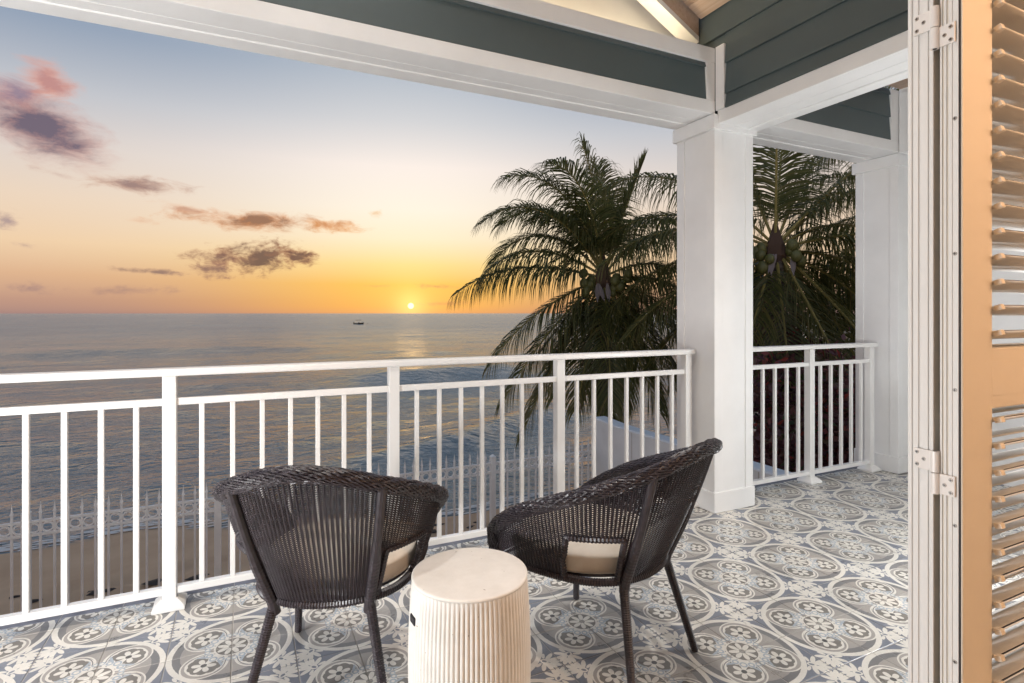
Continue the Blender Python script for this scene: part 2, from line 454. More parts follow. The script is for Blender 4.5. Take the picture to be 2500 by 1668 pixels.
def make_bark():
    m, nt, b = mat('palm_bark', (.16, .13, .10, 1), .85)
    o = tex_obj(nt); sp = nt.nodes.new('ShaderNodeSeparateXYZ'); nt.links.new(o, sp.inputs[0])
    n = noise(nt, o, 9.0, 6, .65); ring = (X(nt, sp.outputs[2]) * 52.0 + n * 3.0).sin()
    nt.links.new(ramp(nt, n + ring * .12, [(.3, (.09, .07, .055, 1)), (.7, (.23, .19, .155, 1))]), b.inputs['Base Color'])
    bump(nt, b, ring * .5 + n, .6, .02)
    return m
M['bark'] = make_bark()
M['nut'] = leafmat('coconut_husk', [(0, (.09, .10, .03, 1)), (.6, (.14, .14, .045, 1)), (1, (.20, .13, .06, 1))], .45, 0.0)
M['fibre'] = mat('crown_fibre', (.11, .065, .045, 1), .9)[0]
M['boug'] = leafmat('bougainvillea_leaves', [(0, (.085, .030, .040, 1)), (.42, (.16, .060, .062, 1)), (.66, (.24, .11, .09, 1)), (.78, (.05, .08, .025, 1)), (.86, (.24, .11, .08, 1)), (.93, (.36, .07, .06, 1)), (1, (.50, .09, .07, 1))], .5, .35)
M['twig'] = mat('bare_twigs', (.16, .12, .09, 1), .8)[0]
M['green'] = leafmat('broad_leaves', [(0, (.012, .020, .008, 1)), (.6, (.030, .042, .014, 1)), (1, (.06, .07, .02, 1))], .45, .3)
M['boat'] = mat('dark_boat_paint', (.05, .04, .035, 1), .5)[0]
M['canvas'] = mat('boat_canvas', (.06, .05, .045, 1), .8)[0]

# ================================================================== SETTING
SEA_Z = -2.6
# ---- sea: polar sheet out to the horizon with real swell near the shore
rw = random.Random(3)
WV = []
for i in range(16):
    L = 0.9 * (1.32 ** i) * rw.uniform(.9, 1.1); th = radians(rw.gauss(-96, 24))
    WV.append((2 * pi / L, cos(th), sin(th), min(.0085 * L ** .85, .05), rw.uniform(0, 6.28), L))
def wave(x, y):
    rr = sqrt(x * x + y * y); z = 0.0
    for k, cx_, cy_, am, ph, L in WV:
        fade = max(0.0, min(1.0, (L * 16 - rr * .35) / (L * 8)))
        if fade > 0:
            p = k * (x * cx_ + y * cy_) + ph
            z += am * fade * (.70 - 2 * abs(sin(p * .5)) * .55 + .1 * sin(p))
    z = z * (.25 + .75 * min(1.0, max(0.0, (y - 11.0) / 9.0)))
    # swell lines rolling in to the beach
    for (x0, y0, x1, y1, A, wd, ext) in SW:
        ux, uy = x1 - x0, y1 - y0; l = sqrt(ux * ux + uy * uy); ux /= l; uy /= l
        s_ = (x - x0) * ux + (y - y0) * uy; n = -(x - x0) * uy + (y - y0) * ux
        n += .5 * sin(s_ * .35) + .25 * sin(s_ * .9 + 1)
        e = math.exp(-((s_ - l / 2) / (l * .5 * ext)) ** 4)
        wd_ = wd * (.62 if n < 0 else 1.35)
        z += A * e * (math.exp(-(n / wd_) ** 2) - .35 * math.exp(-((n + wd * 1.6) / (wd * 1.4)) ** 2))
    return z
def pz(x, y): p = on_z(x, y, SEA_Z); return p.x, p.y
SW = [(*pz(960, 925), *pz(1230, 900), .42, 2.2, 1.5), (*pz(1050, 1090), *pz(1290, 1010), .30, 1.15, 1.7), (*pz(100, 862), *pz(700, 850), .35, 5.0, 1.3)]
sea = MB(); NA, NR = 300, 330
rads = [6.5 * (12500 / 6.5) ** ((i / NR) ** 1.55) for i in range(NR + 1)]
for i, r in enumerate(rads):
    for j in range(NA + 1):
        th = radians(-62 + 150 * j / NA)
        x, y = r * sin(th), r * cos(th)
        sea.v.append((x, y, SEA_Z + (wave(x, y) if r < 700 else 0)))
for i in range(NR):
    for j in range(NA):
        a = i * (NA + 1) + j; sea.f.append((a, a + 1, a + NA + 2, a + NA + 1))
so = sea.build('sea', M['sea'], smooth=True); struct(so)

# ---- beach
rb_ = random.Random(5)
HOLE = [(rb_.uniform(-6, 6), min(rb_.gauss(8.1, .7), 9.2), rb_.uniform(.10, .22), rb_.uniform(.02, .045)) for _ in range(170)]
def sand_z(x, y):
    z = -2.36 - max(0, y - 7.6) * .083 - max(0, y - 13) * .2
    z += .022 * sin(x * .75 + 1.2) * min(1, max(0, (y - 8) / 2)) - .020 * x * min(1, max(0, (y - 8) / 3)) + .04 * min(1, max(0, (y - 8) / 3)) + .012 * sin(x * 2.1 + y) + .008 * sin(3.3 * y - x)
    for hx, hy, r, d in HOLE:
        q = (x - hx) ** 2 + (y - hy) ** 2
        if q < r * r * 6: z -= d * math.exp(-q / (r * r)) - d * .6 * math.exp(-(sqrt(q) - r * 1.5) ** 2 / (r * r * .2))
    return z
sb = MB(); nx, ny = 230, 120
xs = [-14 + 34 * i / nx for i in range(nx + 1)]; ys = [2.0 + 13 * j / ny for j in range(ny + 1)]
for y in ys:
    for x in xs: sb.v.append((x, y, sand_z(x, y)))
for j in range(ny):
    for i in range(nx):
        a = j * (nx + 1) + i; sb.f.append((a, a + 1, a + nx + 2, a + nx + 1))
struct(sb.build('beach', M['sand'], smooth=True))
gm = MB().box(-60, 80, -60, 2.0, -3.4, -2.37); gm.box(20, 90, 2.0, 9.0, -3.4, -2.40); gm.box(-60, -14, 2.0, 9.5, -3.4, -2.40)
struct(gm.build('ground', M['sand']))

# ---- broken line of foam where the water meets the sand
rf = random.Random(9); fm = MB(); fmat, fnt, fbs = mat('sea_foam', (.62, .60, .57, 1), .6)
x = -9.0
while x < 12:
    lo, hi = 8.0, 14.0
    for _ in range(24):
        mid = (lo + hi) / 2
        if sand_z(x, mid) > SEA_Z + .010: lo = mid
        else: hi = mid
    if rf.random() < .8:
        for _ in range(3):
            cx_, cy_ = x + rf.uniform(-.1, .1), lo + rf.uniform(-.02, .40) ** 1 ; n = 7; r_ = rf.uniform(.02, .10); b0 = len(fm.v)
            zz_ = max(sand_z(cx_, cy_), SEA_Z + .02) + .008
            for q in range(n): fm.v.append((cx_ + 2.2 * r_ * cos(2 * pi * q / n) * rf.uniform(.6, 1.2), cy_ + .5 * r_ * sin(2 * pi * q / n) * rf.uniform(.6, 1.2), zz_))
            fm.v.append((cx_, cy_, zz_ + .008)); fm.f += [(b0 + q, b0 + (q + 1) % n, b0 + n) for q in range(n)]
    x += .08
fo_ = fm.build('foam', fmat, smooth=True); tag(fo_, 'broken line of pale sea foam along the water edge', 'foam', kind='stuff')

# ---- balcony floor: slab, one object for each printed tile
TS = 0.198; GX, GY = 1.940, 1.389      # tile pitch; (GX, GY) is the centre of a four-tile medallion
EDGE = 2.66                              # printed tiles stop here, plain border beyond
slab = struct(MB().box(-4.2, 6.2, .60, 2.765, -.24, -.0016).build('balcony_floor', M['slab']))
def tile_mesh(x0, x1, y0, y1, u0, u1, v0, v1, name='tile'):
    g = .0017; ch = .0013; m = MB()
    X0, X1, Y0, Y1 = x0 + g, x1 - g, y0 + g, y1 - g
    m.v = [(X0, Y0, -.0045), (X1, Y0, -.0045), (X1, Y1, -.0045), (X0, Y1, -.0045), (X0, Y0, -ch * .6), (X1, Y0, -ch * .6), (X1, Y1, -ch * .6), (X0, Y1, -ch * .6),
           (X0 + ch, Y0 + ch, 0), (X1 - ch, Y0 + ch, 0), (X1 - ch, Y1 - ch, 0), (X0 + ch, Y1 - ch, 0)]
    m.f = [(8, 9, 10, 11)]
    for k in range(4):
        n = (k + 1) % 4; m.f += [(k, n, n + 4, k + 4), (k + 4, n + 4, n + 8, k + 8)]
    me = m.mesh(name, M['tile'])
    uv = me.uv_layers.new(name='UVMap')
    for l in me.loops:
        co = me.vertices[l.vertex_index].co
        uv.data[l.index].uv = (u0 + (u1 - u0) * (co.x - x0) / (x1 - x0), v0 + (v1 - v0) * (co.y - y0) / (y1 - y0))
    return me
H = TS / 2
full = tile_mesh(-H, H, -H, H, 0, 1, 0, 1)
def rot_for(i, j):      # which corner of the tile is the medallion centre
    ox, oy = i % 2, j % 2   # 0: centre at its low side, 1: at its high side
    return {(0, 0): 0, (1, 0): 90, (1, 1): 180, (0, 1): 270}[(ox, oy)]
cand = []
i0, i1 = int((-4.2 - GX) / TS) - 1, int((6.2 - GX) / TS) + 1
for i in range(i0, i1):
    for j in range(-4, 7):
        x = GX + (i + .5) * TS; y = GY + (j + .5) * TS
        if x - H < -4.15 or x + H > 6.15 or y - H < .60: continue
        d = x * sin(YAW) + y * cos(YAW); r = x * cos(YAW) - y * sin(YAW)
        px = CX + F_PX * r / d; py = HY + F_PX * EYE / d
        vis = -60 < px < 2280 and py < 1740
        cand.append((0 if vis else 1, d, i, j, x, y))
cand.sort()
rest = []
cut_cache = {}
for n, (inv, d, i, j, x, y) in enumerate(cand):
    cut = y + H > EDGE + .002
    if cut and y - H > EDGE - .02: continue
    if n >= 298: rest.append((i, j, x, y, cut)); continue
    rot = rot_for(i, j)
    if not cut:
        o = obj('tile', full, slab, loc=(x, y, random.uniform(-.0004, .0002))); o.rotation_euler = (random.gauss(0, .0006), random.gauss(0, .0006), radians(rot))
    else:
        if rot not in cut_cache:
            # cut tile: keep the low-y part; uv follows the rotation of the whole tile
            hgt = EDGE - (y - H)
            me = tile_mesh(-H, H, -H, -H + hgt, 0, 1, 0, hgt / TS)
            for l in me.uv_layers[0].data:
                uu, vv = l.uv
                l.uv = {0: (uu, vv), 90: (vv, 1 - uu), 180: (1 - uu, 1 - vv), 270: (1 - vv, uu)}[rot]
            cut_cache[rot] = me
        o = obj('tile', cut_cache[rot], slab, loc=(x, y, random.uniform(-.0004, .0002)))
if rest:
    m = MB(); uvs = []
    for i, j, x, y, cut in rest:
        y1 = EDGE if cut else y + H
        n = len(m.v); g = .0015; rot = rot_for(i, j)
        m.v += [(x - H + g, y - H + g, 0), (x + H - g, y - H + g, 0), (x + H - g, y1 - g, 0), (x - H + g, y1 - g, 0)]
        m.f.append((n, n + 1, n + 2, n + 3)); hv = (y1 - y + H) / TS
        for uu, vv in ((0, 0), (1, 0), (1, hv), (0, hv)):
            uvs.append({0: (uu, vv), 90: (vv, 1 - uu), 180: (1 - uu, 1 - vv), 270: (1 - vv, uu)}[rot])
    me = m.mesh('tile_field', M['tile']); uv = me.uv_layers.new(name='UVMap')
    for k, q in enumerate(uvs): uv.data[k].uv = q
    o = obj('tile_field', me, slab); o['kind'] = 'stuff'
bme = MB().box(-H + .0012, H - .0012, 0, .10, -.0045, 0).mesh('border_tile', M['border'])
for i in range(i0 + 2, i1 - 1):
    x = GX + (i + .5) * TS
    if -2 < x < 5.2: obj('border_tile', bme, slab, .0012, (x, EDGE + .0012, random.uniform(-.0004, .0002)))

# ---- room behind the camera (seen only by its light and from the side)
RM = dict(x0=-3.4, x1=3.0, y0=-4.2, y1=.60, z1=2.75)
struct(MB().box(-4.2, 6.2, -4.2, .597, -.24, -.003).build('room_floor', painted('room_floor_stone', (.58, .53, .46), .35, .06, 20, .03)))
struct(MB().box(-4.2, 6.2, -4.35, -4.2, -.2, 3.2).build('room_wall_back', M['plaster']))
struct(MB().box(-3.6, -3.4, -4.2, .60, -.003, 2.75).build('room_wall_left', M['plaster']))
struct(MB().box(3.0, 3.15, -4.2, .60, -.003, 2.75).build('room_wall_right', M['plaster']))
struct(MB().box(-4.2, 6.2, -4.2, .80, 2.751, 2.86).build('room_ceiling', M['plaster']))
fw = MB().box(-4.2, -1.30, .60, .80, -.003, 2.75); fw.box(-1.30, 2.30, .60, .80, 2.20, 2.75); fw.box(2.30, 6.2, .60, .80, -.003, 2.75)
struct(fw.build('house_wall', M['whitewood']))
up = MB().box(-4.2, 2.46, .60, .80, 2.86, 4.6)
struct(up.build('gable_wall', M['whitewood']))

struct(MB().box(4.64, 4.80, .80, 2.76, -.003, 2.80).build('wing_wall', M['whitewood']))
# ---- porch roof lining over the main bay: planks rising from the side wall to a ridge
PITCH = .53; CX0, CZ0 = 2.47, 2.925; RIDGE = .20
ceil = struct(MB().box(-4.2, 2.5, .8, 2.74, 4.30, 4.34).build('ceiling', M['wood']))
sl = sqrt(1 + PITCH * PITCH); nb = 22; bwid = (CX0 - RIDGE) / nb
pm = MB(); g = .003
pm.v = [(0 - g, .80, -PITCH * -g), (-bwid + g, .80, PITCH * (bwid - g)), (-bwid + g, 2.53, PITCH * (bwid - g)), (-g, 2.53, PITCH * g)]
pm.v += [(x, y, z + .02) for x, y, z in pm.v]
pm.f = [(0, 1, 2, 3), (7, 6, 5, 4), (0, 4, 5, 1), (1, 5, 6, 2), (2, 6, 7, 3), (3, 7, 4, 0)]
pme = pm.mesh('ceiling_plank', M['wood'])
for k in range(nb):
    obj('ceiling_plank', pme, ceil, loc=(CX0 - k * bwid, 0, CZ0 + PITCH * k * bwid))
    o = obj('ceiling_plank', pme, ceil, loc=(2 * RIDGE - CX0 + k * bwid, 0, CZ0 + PITCH * k * bwid)); o.scale = (-1, 1, 1)
# flat plank ceiling over the side bay
ceil2 = struct(MB().box(2.80, 6.2, .80, 2.40, 2.765, 2.80).build('side_ceiling', M['wood']))
fp = MB().box(0, 1.37, -.058, .058, 0, .018).mesh('ceiling_plank', M['wood'])
for k in range(13):
    obj('ceiling_plank', fp, ceil2, .003, (2.80, .88 + k * .119, 2.742))

# ================================================================== PORCH STRUCTURE
YI, YO = 2.41, 2.72      # inner and outer face of the front beam
ZB = 2.318
def front_beam(name, x0, x1, panel, top, label, planks=True):
    t = empty(name, (0, 0, ZB), 0, label, 'beam'); P = lambda mb, n, m, b=.003: mb.build(n, m, t, b, loc=(0, 0, -ZB))
    P(MB().box(x0, x1, YI + .004, YI + .135, ZB + .001, ZB + .02), 'soffit_board', M['whitewood'])
    P(MB().box(x0, x1, YI + .137, YI + .205, ZB + .001, ZB + .02), 'soffit_board', M['whitewood'])
    P(MB().box(x0, x1, YI + .205, YO, ZB - .004, ZB + .022), 'drip_board', M['white'], .006)
    p0, p1 = panel
    P(MB().box(x0, x1, YI, YI + .02, ZB, 2.395), 'face_board', M['whitewood'])
    P(MB().box(p0, p1, YI + .018, YI + .030, 2.390, 2.628 if top < 2.72 else top), 'siding_backing', M['siding'], 0)
    zs = [2.397, 2.585, 2.640] if top < 2.72 else [2.397, 2.560, 2.72, top]
    zs[-1] = 2.613 if top < 2.72 else zs[-1]
    for a, b in zip(zs[:-1], zs[1:]):
        m = MB(); n = 0
        m.v = [(p0, YI + .004, a), (p1, YI + .004, a), (p1, YI + .016, b + .004), (p0, YI + .016, b + .004), (p0, YI + .019, a), (p1, YI + .019, a), (p1, YI + .019, b + .004), (p0, YI + .019, b + .004)]
        m.f = [(0, 1, 2, 3), (5, 4, 7, 6), (0, 4, 5, 1), (3, 2, 6, 7), (0, 3, 7, 4), (1, 5, 6, 2)]
        P(m, 'siding_board', M['siding'], .0015)
    if top < 2.72:
        P(MB().box(x0, x1, YI, YI + .02, 2.613, 2.70), 'face_board', M['whitewood'])
        P(MB().box(p1, x1, YI + .001, YI + .02, 2.395, 2.613), 'end_board', M['whitewood'])
        P(MB().box(x0, x1, YI + .02, YO - .002, 2.66, 2.698), 'beam_core', M['white'])
        P(MB().box(x0, x1, YO - .03, YO - .002, ZB + .02, 2.66), 'outer_board', M['whitewood'])
    else:
        P(MB().box(p1, x1, YI + .001, YI + .02, 2.395, top), 'end_board', M['whitewood'])
        P(MB().box(x0, x1, YO - .03, YO - .002, ZB + .02, top), 'outer_board', M['whitewood'])
    return t
front_beam('front_beam', -4.2, 2.462, (-4.2, 2.398), 2.70, 'long white beam with slate siding panel carrying the gable above the chairs')
front_beam('side_bay_beam', 2.785, 4.262, (2.785, 4.146), 2.76, 'short white beam with dark siding spanning between the two columns')

# gable infill and rake board over the front beam
gi = empty('gable_end', (0, 2.6, 2.70), 0, 'white gable infill lit from below between front beam and sloping rafter', 'gable')
m = MB(); yb = 2.70
m.v = [(-2.07, yb, 2.70), (2.47, yb, 2.70), (2.47, yb, 2.92), (.20, yb, 4.12), (-2.07, yb, 2.92)]
m.v += [(x, yb + .02, z) for x, y, z in m.v]; m.f = [(0, 1, 2, 3, 4), (9, 8, 7, 6, 5)] + [(i, (i + 1) % 5 + 0, (i + 1) % 5 + 5, i + 5)[::-1] for i in range(5)]
m.build('infill_panel', M['white'], gi, loc=(0, -2.6, -2.70))
def rake(name, y0, y1, zoff0, zoff1, ma):
    for sgn in (1, -1):
        m = MB(); xa = 2.468 if sgn > 0 else 2 * RIDGE - 2.468; xb = RIDGE
        za, zb = CZ0, CZ0 + PITCH * (2.468 - RIDGE)
        m.v = [(xa, y0, za + zoff0), (xb, y0, zb + zoff0), (xb, y0, zb + zoff1), (xa, y0, za + zoff1), (xa, y1, za + zoff0), (xb, y1, zb + zoff0), (xb, y1, zb + zoff1), (xa, y1, za + zoff1)]
        m.f = [(0, 1, 2, 3), (7, 6, 5, 4), (0, 4, 5, 1), (1, 5, 6, 2), (2, 6, 7, 3), (3, 7, 4, 0)]
        m.build(name, ma, gi, .002, loc=(0, -2.6, -2.70))
rake('rafter', 2.545, 2.60, -.095, .03, M['wood'])
rake('rake_board', 2.542, 2.640, -.130, -.096, M['white'])
# the lamp strip that washes the gable: lies on top of the beam
cove = empty('cove_lamp', (0, 2.62, 2.70), 0, 'slim lamp strip hidden on top of the front beam', 'lamp')
em, ent, eb = mat('lamp_diffuser', (.9, .85, .75, 1), .5); eb.inputs['Emission Color'].default_value = (1.0, .80, .52, 1); eb.inputs['Emission Strength'].default_value = 32.0
MB().box(-1.9, 2.30, 2.615, 2.645, 2.702, 2.716).build('lamp_channel', M['aluminium'], cove, loc=(0, -2.62, -2.70))
MB().box(-1.9, 2.30, 2.620, 2.640, 2.7165, 2.722).build('lamp_diffuser', em, cove, loc=(0, -2.62, -2.70))

# side wall over the cross beam, lap siding
sw = empty('side_wall', (2.47, 1.6, 2.26), 0, 'slate lap siding wall over white cross beam beside the gable ceiling', 'wall')
SP = lambda mb, n, m, b=.003: mb.build(n, m, sw, b, loc=(-2.47, -1.6, -2.26))
SP(MB().box(2.475, 2.495, .80, 2.405, 2.262, 2.336), 'face_board', M['whitewood'])
SP(MB().box(2.496, 2.60, .80, 2.405, 2.263, 2.282), 'soffit_board', M['whitewood'])
SP(MB().box(2.602, 2.70, .80, 2.405, 2.263, 2.282), 'soffit_board', M['whitewood'])
SP(MB().box(2.702, 2.785, .80, 2.405, 2.256, 2.284), 'drip_board', M['white'], .006)
SP(MB().box(2.74, 2.78, .80, 2.405, 2.284, 2.74), 'outer_board', M['whitewood'])
SP(MB().box(2.490, 2.73, .80, 2.70, 2.34, 3.05), 'wall_core', M['siding'], 0)
zs = [2.336, 2.415, 2.590, 2.765, 2.940, 3.03]
for k, (a, b) in enumerate(zip(zs[:-1], zs[1:])):
    m = MB(); y0 = .80; y1 = 2.344 if a < 2.69 else 2.543
    if a < 2.6 and b > 2.70: y1 = 2.344
    m.v = [(2.466, y0, a), (2.466, y1, a), (2.480, y1, b + .004), (2.480, y0, b + .004), (2.489, y0, a), (2.489, y1, a), (2.489, y1, b + .004), (2.489, y0, b + .004)]
    m.f = [(3, 2, 1, 0), (4, 5, 6, 7), (0, 1, 5, 4), (7, 6, 2, 3), (4, 7, 3, 0), (1, 2, 6, 5)]
    SP(m, 'siding_board', M['siding'], .0015)
SP(MB().box(2.462, 2.4885, 2.346, 2.409, 2.3365, 2.705), 'corner_board', M['white'])
# far wall panel at the end of the side bay
fwl = empty('end_wall', (4.235, 1.6, 2.26), 0, 'pale panel wall above the far column closing the side bay', 'wall')
FP = lambda mb, n, m, b=.003: mb.build(n, m, fwl, b, loc=(-4.235, -1.6, -2.26))
FP(MB().box(4.232, 4.56, .80, 2.408, 2.31, 2.80), 'face_board', M['whitewood'])
FP(MB().box(4.225, 4.2315, 2.30, 2.405, 2.31, 2.738), 'corner_board', M['white'])

# ---- columns
def column(name, x, y, ztop, label):
    t = empty(name, (x, y, 0), 0, label, 'column', 'porch columns'); wd = .323
    MB().box(.012, wd - .012, .012, wd - .012, .001, ztop).build('shaft', M['white'], t, .003)
    for cx_, cy_ in ((0, 0), (1, 0), (1, 1), (0, 1)):
        m = MB(); b = .062
        x0 = .005 if cx_ == 0 else wd - .005 - b; y0 = .005 if cy_ == 0 else wd - .005 - b
        m.box(x0, x0 + b, y0, y0 + b, .118, ztop - .083)
        m.build('corner_board', M['white'], t, .002)
    MB().box(-.003, wd + .003, -.003, wd + .003, .001, .120).build('base_trim', M['white'], t, .004)
    MB().box(-.016, wd + .012, -.012, wd + .012, ztop - .085, ztop - .0015).build('capital', M['white'], t, .004)
    return t
column('porch_column', 2.455, 2.408, ZB, 'square white porch column between the two railings')
column('porch_column', 4.255, 2.426, ZB, 'square white porch column at the far end of the side railing')

# ---- railings
def railing(name, x0, x1, posts, ybal, label, zt=.945, nbay=8, baly=2.585, endcap=True):
    t = empty(name, (posts[0], baly, 0), 0, label, 'railing'); L = (-posts[0], -baly, 0)
    top = MB().box(x0, x1, baly - .033, baly + .033, zt - .030, zt).build('top_rail', M['rail'], t, .007, loc=L)
    MB().box(x0, posts[-1] - .02, baly - .014, baly + .014, zt - .147, zt - .119).build('mid_rail', M['rail'], t, .003, loc=L)
    MB().box(x0, posts[-1] - .02, baly - .017, baly + .017, .052, .079).build('bottom_rail', M['rail'], t, .003, loc=L)
    pm_ = MB().box(-.024, .024, -.024, .024, .002, zt - .030).mesh('post', M['rail'])
    pl = MB().box(-.056, .056, -.056, .056, .001, .016); pl.frustum(-.056, .056, -.056, .056, .016, .040, .027); plm = pl.mesh('base_plate', M['rail'])
    bm_ = MB().box(-.0095, .0095, -.0095, .0095, .079, zt - .147).mesh('baluster', M['rail'])
    for p in posts:
        po = obj('post', pm_, t, .003, (p - posts[0], 0, 0)); obj('base_plate', plm, po, .003)
    for b in ybal:
        obj('baluster', bm_, t, .002, (b - posts[0], 0, 0))
    return t
BAY = .893; PX = [-.268 - 3 * BAY, -.268 - 2 * BAY, -.268 - BAY, -.268, -.268 + BAY, -.268 + 2 * BAY, 2.405]
bal = []
for a, b in zip(PX[:-1], PX[1:]):
    bal += [a + (b - a) * k / 8 for k in range(1, 8)]
bal = [b for b in bal if b > -2.6]
railing('front_railing', -3.0, 2.452, PX, bal, 'white metal balcony railing with slim balusters running along the seafront')
sp_ = [2.83, 3.515, 4.175]
bal2 = [2.83 + .114 * k for k in range(1, 6)] + [3.515 + .112 * k for k in range(1, 6)]
railing('side_railing', 2.80, 4.235, sp_, bal2, 'short white metal railing in front of the red hedge, between the columns')

# ---- garden stool (barrel side table)
st = empty('drum_stool', (.553, 1.42, 0), 0, 'cream fluted drum stool standing between the two wicker chairs', 'stool')
def sprof(z): return .1555 + .0105 * sin(pi * min(max(z / .46, 0), 1)) ** .8
NF = 84; SD = NF * 6
prof = [(sprof(z) - .004, z) for z in [0.0]] + [(sprof(.46 * k / 26), .008 + .444 * k / 26) for k in range(27)]
def fl(r, z, a, i):
    e = max(0.0, min(1.0, (z - .012) / .02)) * max(0.0, min(1.0, (.444 - z) / .012))
    band = 1.0 if abs(((a - radians(184) + pi) % (2 * pi)) - pi) > radians(7) or not (.345 < z < .40) else 0.0
    s_ = abs(sin(a * NF / 2))
    return r - .0042 * e * band * (1 - s_ ** .7)
mb = MB().lathe(prof, SD, 0, 0, fl, cap=False)
mb.build('body', M['stone'], st, smooth=True)
tp = [(sprof(.452) - .001, .4525), (sprof(.455) + .001, .4555), (sprof(.456) + .0005, .459), (.153, .4605), (.148, .461), (.06, .4612), (.001, .4612)]
MB().lathe(tp, 96, 0, 0, cap=False).build('top', M['stone'], st, smooth=True)
MB().lathe([(.14, .001), (.145, .006), (.147, .0085)], 48).build('foot', M['stone'], st)
a = radians(184); slot = MB()
slot.box(-.016, .0012, -.017, .017, -.011, .011); so_ = slot.build('hand_slot', M['black'], st, .004, loc=(.1638 * cos(a), .1638 * sin(a), .372)); so_.rotation_euler = (0, 0, a)

# ---- wicker tub chairs
def catmull(pts, n):
    out = []; P = [Vector(p) for p in pts]; P = [P[0] * 2 - P[1]] + P + [P[-1] * 2 - P[-2]]
    dl = [0.0]
    fine = []
    for i in range(1, len(P) - 2):
        for k in range(24):
            t = k / 24; a, b, c, d = P[i - 1], P[i], P[i + 1], P[i + 2]
            fine.append(.5 * (2 * b + (c - a) * t + (2 * a - 5 * b + 4 * c - d) * t * t + (3 * b - a - 3 * c + d) * t ** 3))
    fine.append(P[-2])
    return fine
def resample(path, n):
    L = [0.0]
    for a, b in zip(path[:-1], path[1:]): L.append(L[-1] + (b - a).length)
    out = []; j = 0
    for k in range(n):
        s_ = L[-1] * k / (n - 1)
        while j < len(L) - 2 and L[j + 1] < s_: j += 1
        t = (s_ - L[j]) / max(L[j + 1] - L[j], 1e-9); out.append(path[j].lerp(path[j + 1], t))
    return out
def chair(loc, rz, label):
    t = empty('wicker_chair', (*loc, 0), rz, label, 'chair', 'wicker tub chairs on the balcony')
    half = [(.262, .232, .425), (.292, .165, .478), (.318, .06, .540), (.322, -.05, .588), (.300, -.155, .630), (.258, -.245, .668), (.194, -.325, .705), (.10, -.383, .742), (0, -.402, .756)]
    rimc = catmull(half + [(-x, y, z) for x, y, z in reversed(half[:-1])], 0)
    hr = [(.238, .235, .338), (.252, .17, .335), (.250, .08, .333), (.236, -.02, .333), (.212, -.105, .334), (.178, -.16, .336), (.133, -.196, .338), (.07, -.222, .338), (0, -.230, .338)]
    ringc = catmull(hr + [(-x, y, z) for x, y, z in reversed(hr[:-1])], 0)
    NS = 118
    R = rimc; K = len(R) - 1
    # stations spaced evenly along the rim; the ring follows the same parameter
    L = [0.0]
    for a_, b_ in zip(R[:-1], R[1:]): L.append(L[-1] + (b_ - a_).length)
    def at(path, f):
        x = f * K; i = min(int(x), K - 1); return path[i].lerp(path[i + 1], x - i)
    def par(s_):
        d = s_ * L[-1]; j = 0
        lo, hi = 0, K
        while hi - lo > 1:
            mid = (lo + hi) // 2
            if L[mid] <= d: lo = mid
            else: hi = mid
        return (lo + (d - L[lo]) / max(L[hi] - L[lo], 1e-9)) / K
    def surf(s_, t_):       # t 0 ring .. 1 rim
        f = par(s_); a_ = at(ringc, f); b_ = at(R, f); p = a_.lerp(b_, t_)
        # the shell is slightly dished outwards
        out = Vector((p.x, p.y + .02, 0)); out = out.normalized() if out.length > 1e-6 else Vector((0, -1, 0))
        return p + out * (.002 * sin(pi * t_)) - Vector((0, 0, 1)) * .010 * sin(pi * t_), (b_ - a_).length
    def nrm(s_, t_):
        e = .004; a_ = surf(min(s_ + e, 1), t_)[0] - surf(max(s_ - e, 0), t_)[0]; b_ = surf(s_, min(t_ + .05, 1))[0] - surf(s_, max(t_ - .05, 0))[0]
        n = a_.cross(b_); return n.normalized() if n.length > 1e-9 else Vector((0, 0, 1))
    # arched openings beside the rear posts
    def cut(s_):
        q = min(s_, 1 - s_); lo, hi = .205, .352
        if not (lo < q < hi): return 0.0
        w_ = (q - lo) / (hi - lo)
        return (.60 - .14 * w_) * min(1.0, (w_ / .10) ** .5)
    # stakes
    mb = MB()
    cols = [k / NS for k in range(NS + 1)]
    base = [[surf(s_, j / 12) for j in range(13)] for s_ in cols]
    for k, s_ in enumerate(cols):
        c0 = cut(s_)
        path = [surf(s_, c0 + (1 - c0) * j / 9)[0] for j in range(10)]
        mb.tube(path, .0025, 4, cap=False)
    mb.build('stakes', M['wicker'], t)
    # weavers: rows parallel to the rim
    mb = MB(); PIT = .0064; NW = 76; SUB = 2; n_s = NS * SUB
    pre = []
    for k in range(n_s + 1):
        s_ = k / n_s; h_ = surf(s_, 0)[1]; pre.append((s_, h_, cut(s_), nrm(s_, .5), [surf(s_, j / 16)[0] for j in range(17)]))
    def pp(e, t_):
        x = t_ * 16; i = min(int(x), 15); return e[4][i].lerp(e[4][i + 1], x - i)
    for row in range(1, NW):
        d = row * PIT + .012; run = []
        for k, e in enumerate(pre):
            t_ = 1 - d / e[1]
            if t_ > max(e[2], .015):
                ph = (k / SUB + row) * pi
                off = .0034 if k % SUB == 0 else -.0030
                run.append(pp(e, t_) + e[3] * off)
            else:
                if len(run) > 3: mb.tube(run, .0023, 4, cap=False)
                run = []
        if len(run) > 3: mb.tube(run, .0023, 4, cap=False)
    mb.build('woven_shell', M['wicker'], t)
    # braided rim: core and plaited strands, also down the arm fronts
    fr = [Vector((.238, .240, .338)), Vector((.248, .243, .37)), Vector((.258, .238, .405))]
    full_rim = [Vector((-p.x, p.y, p.z)) for p in fr] + list(reversed(R)) + list(reversed(fr))
    full_rim = resample(full_rim, 420)
    rm = MB(); rm.tube(full_rim[::3] + [full_rim[-1]], .0200, 8)
    nfr = []
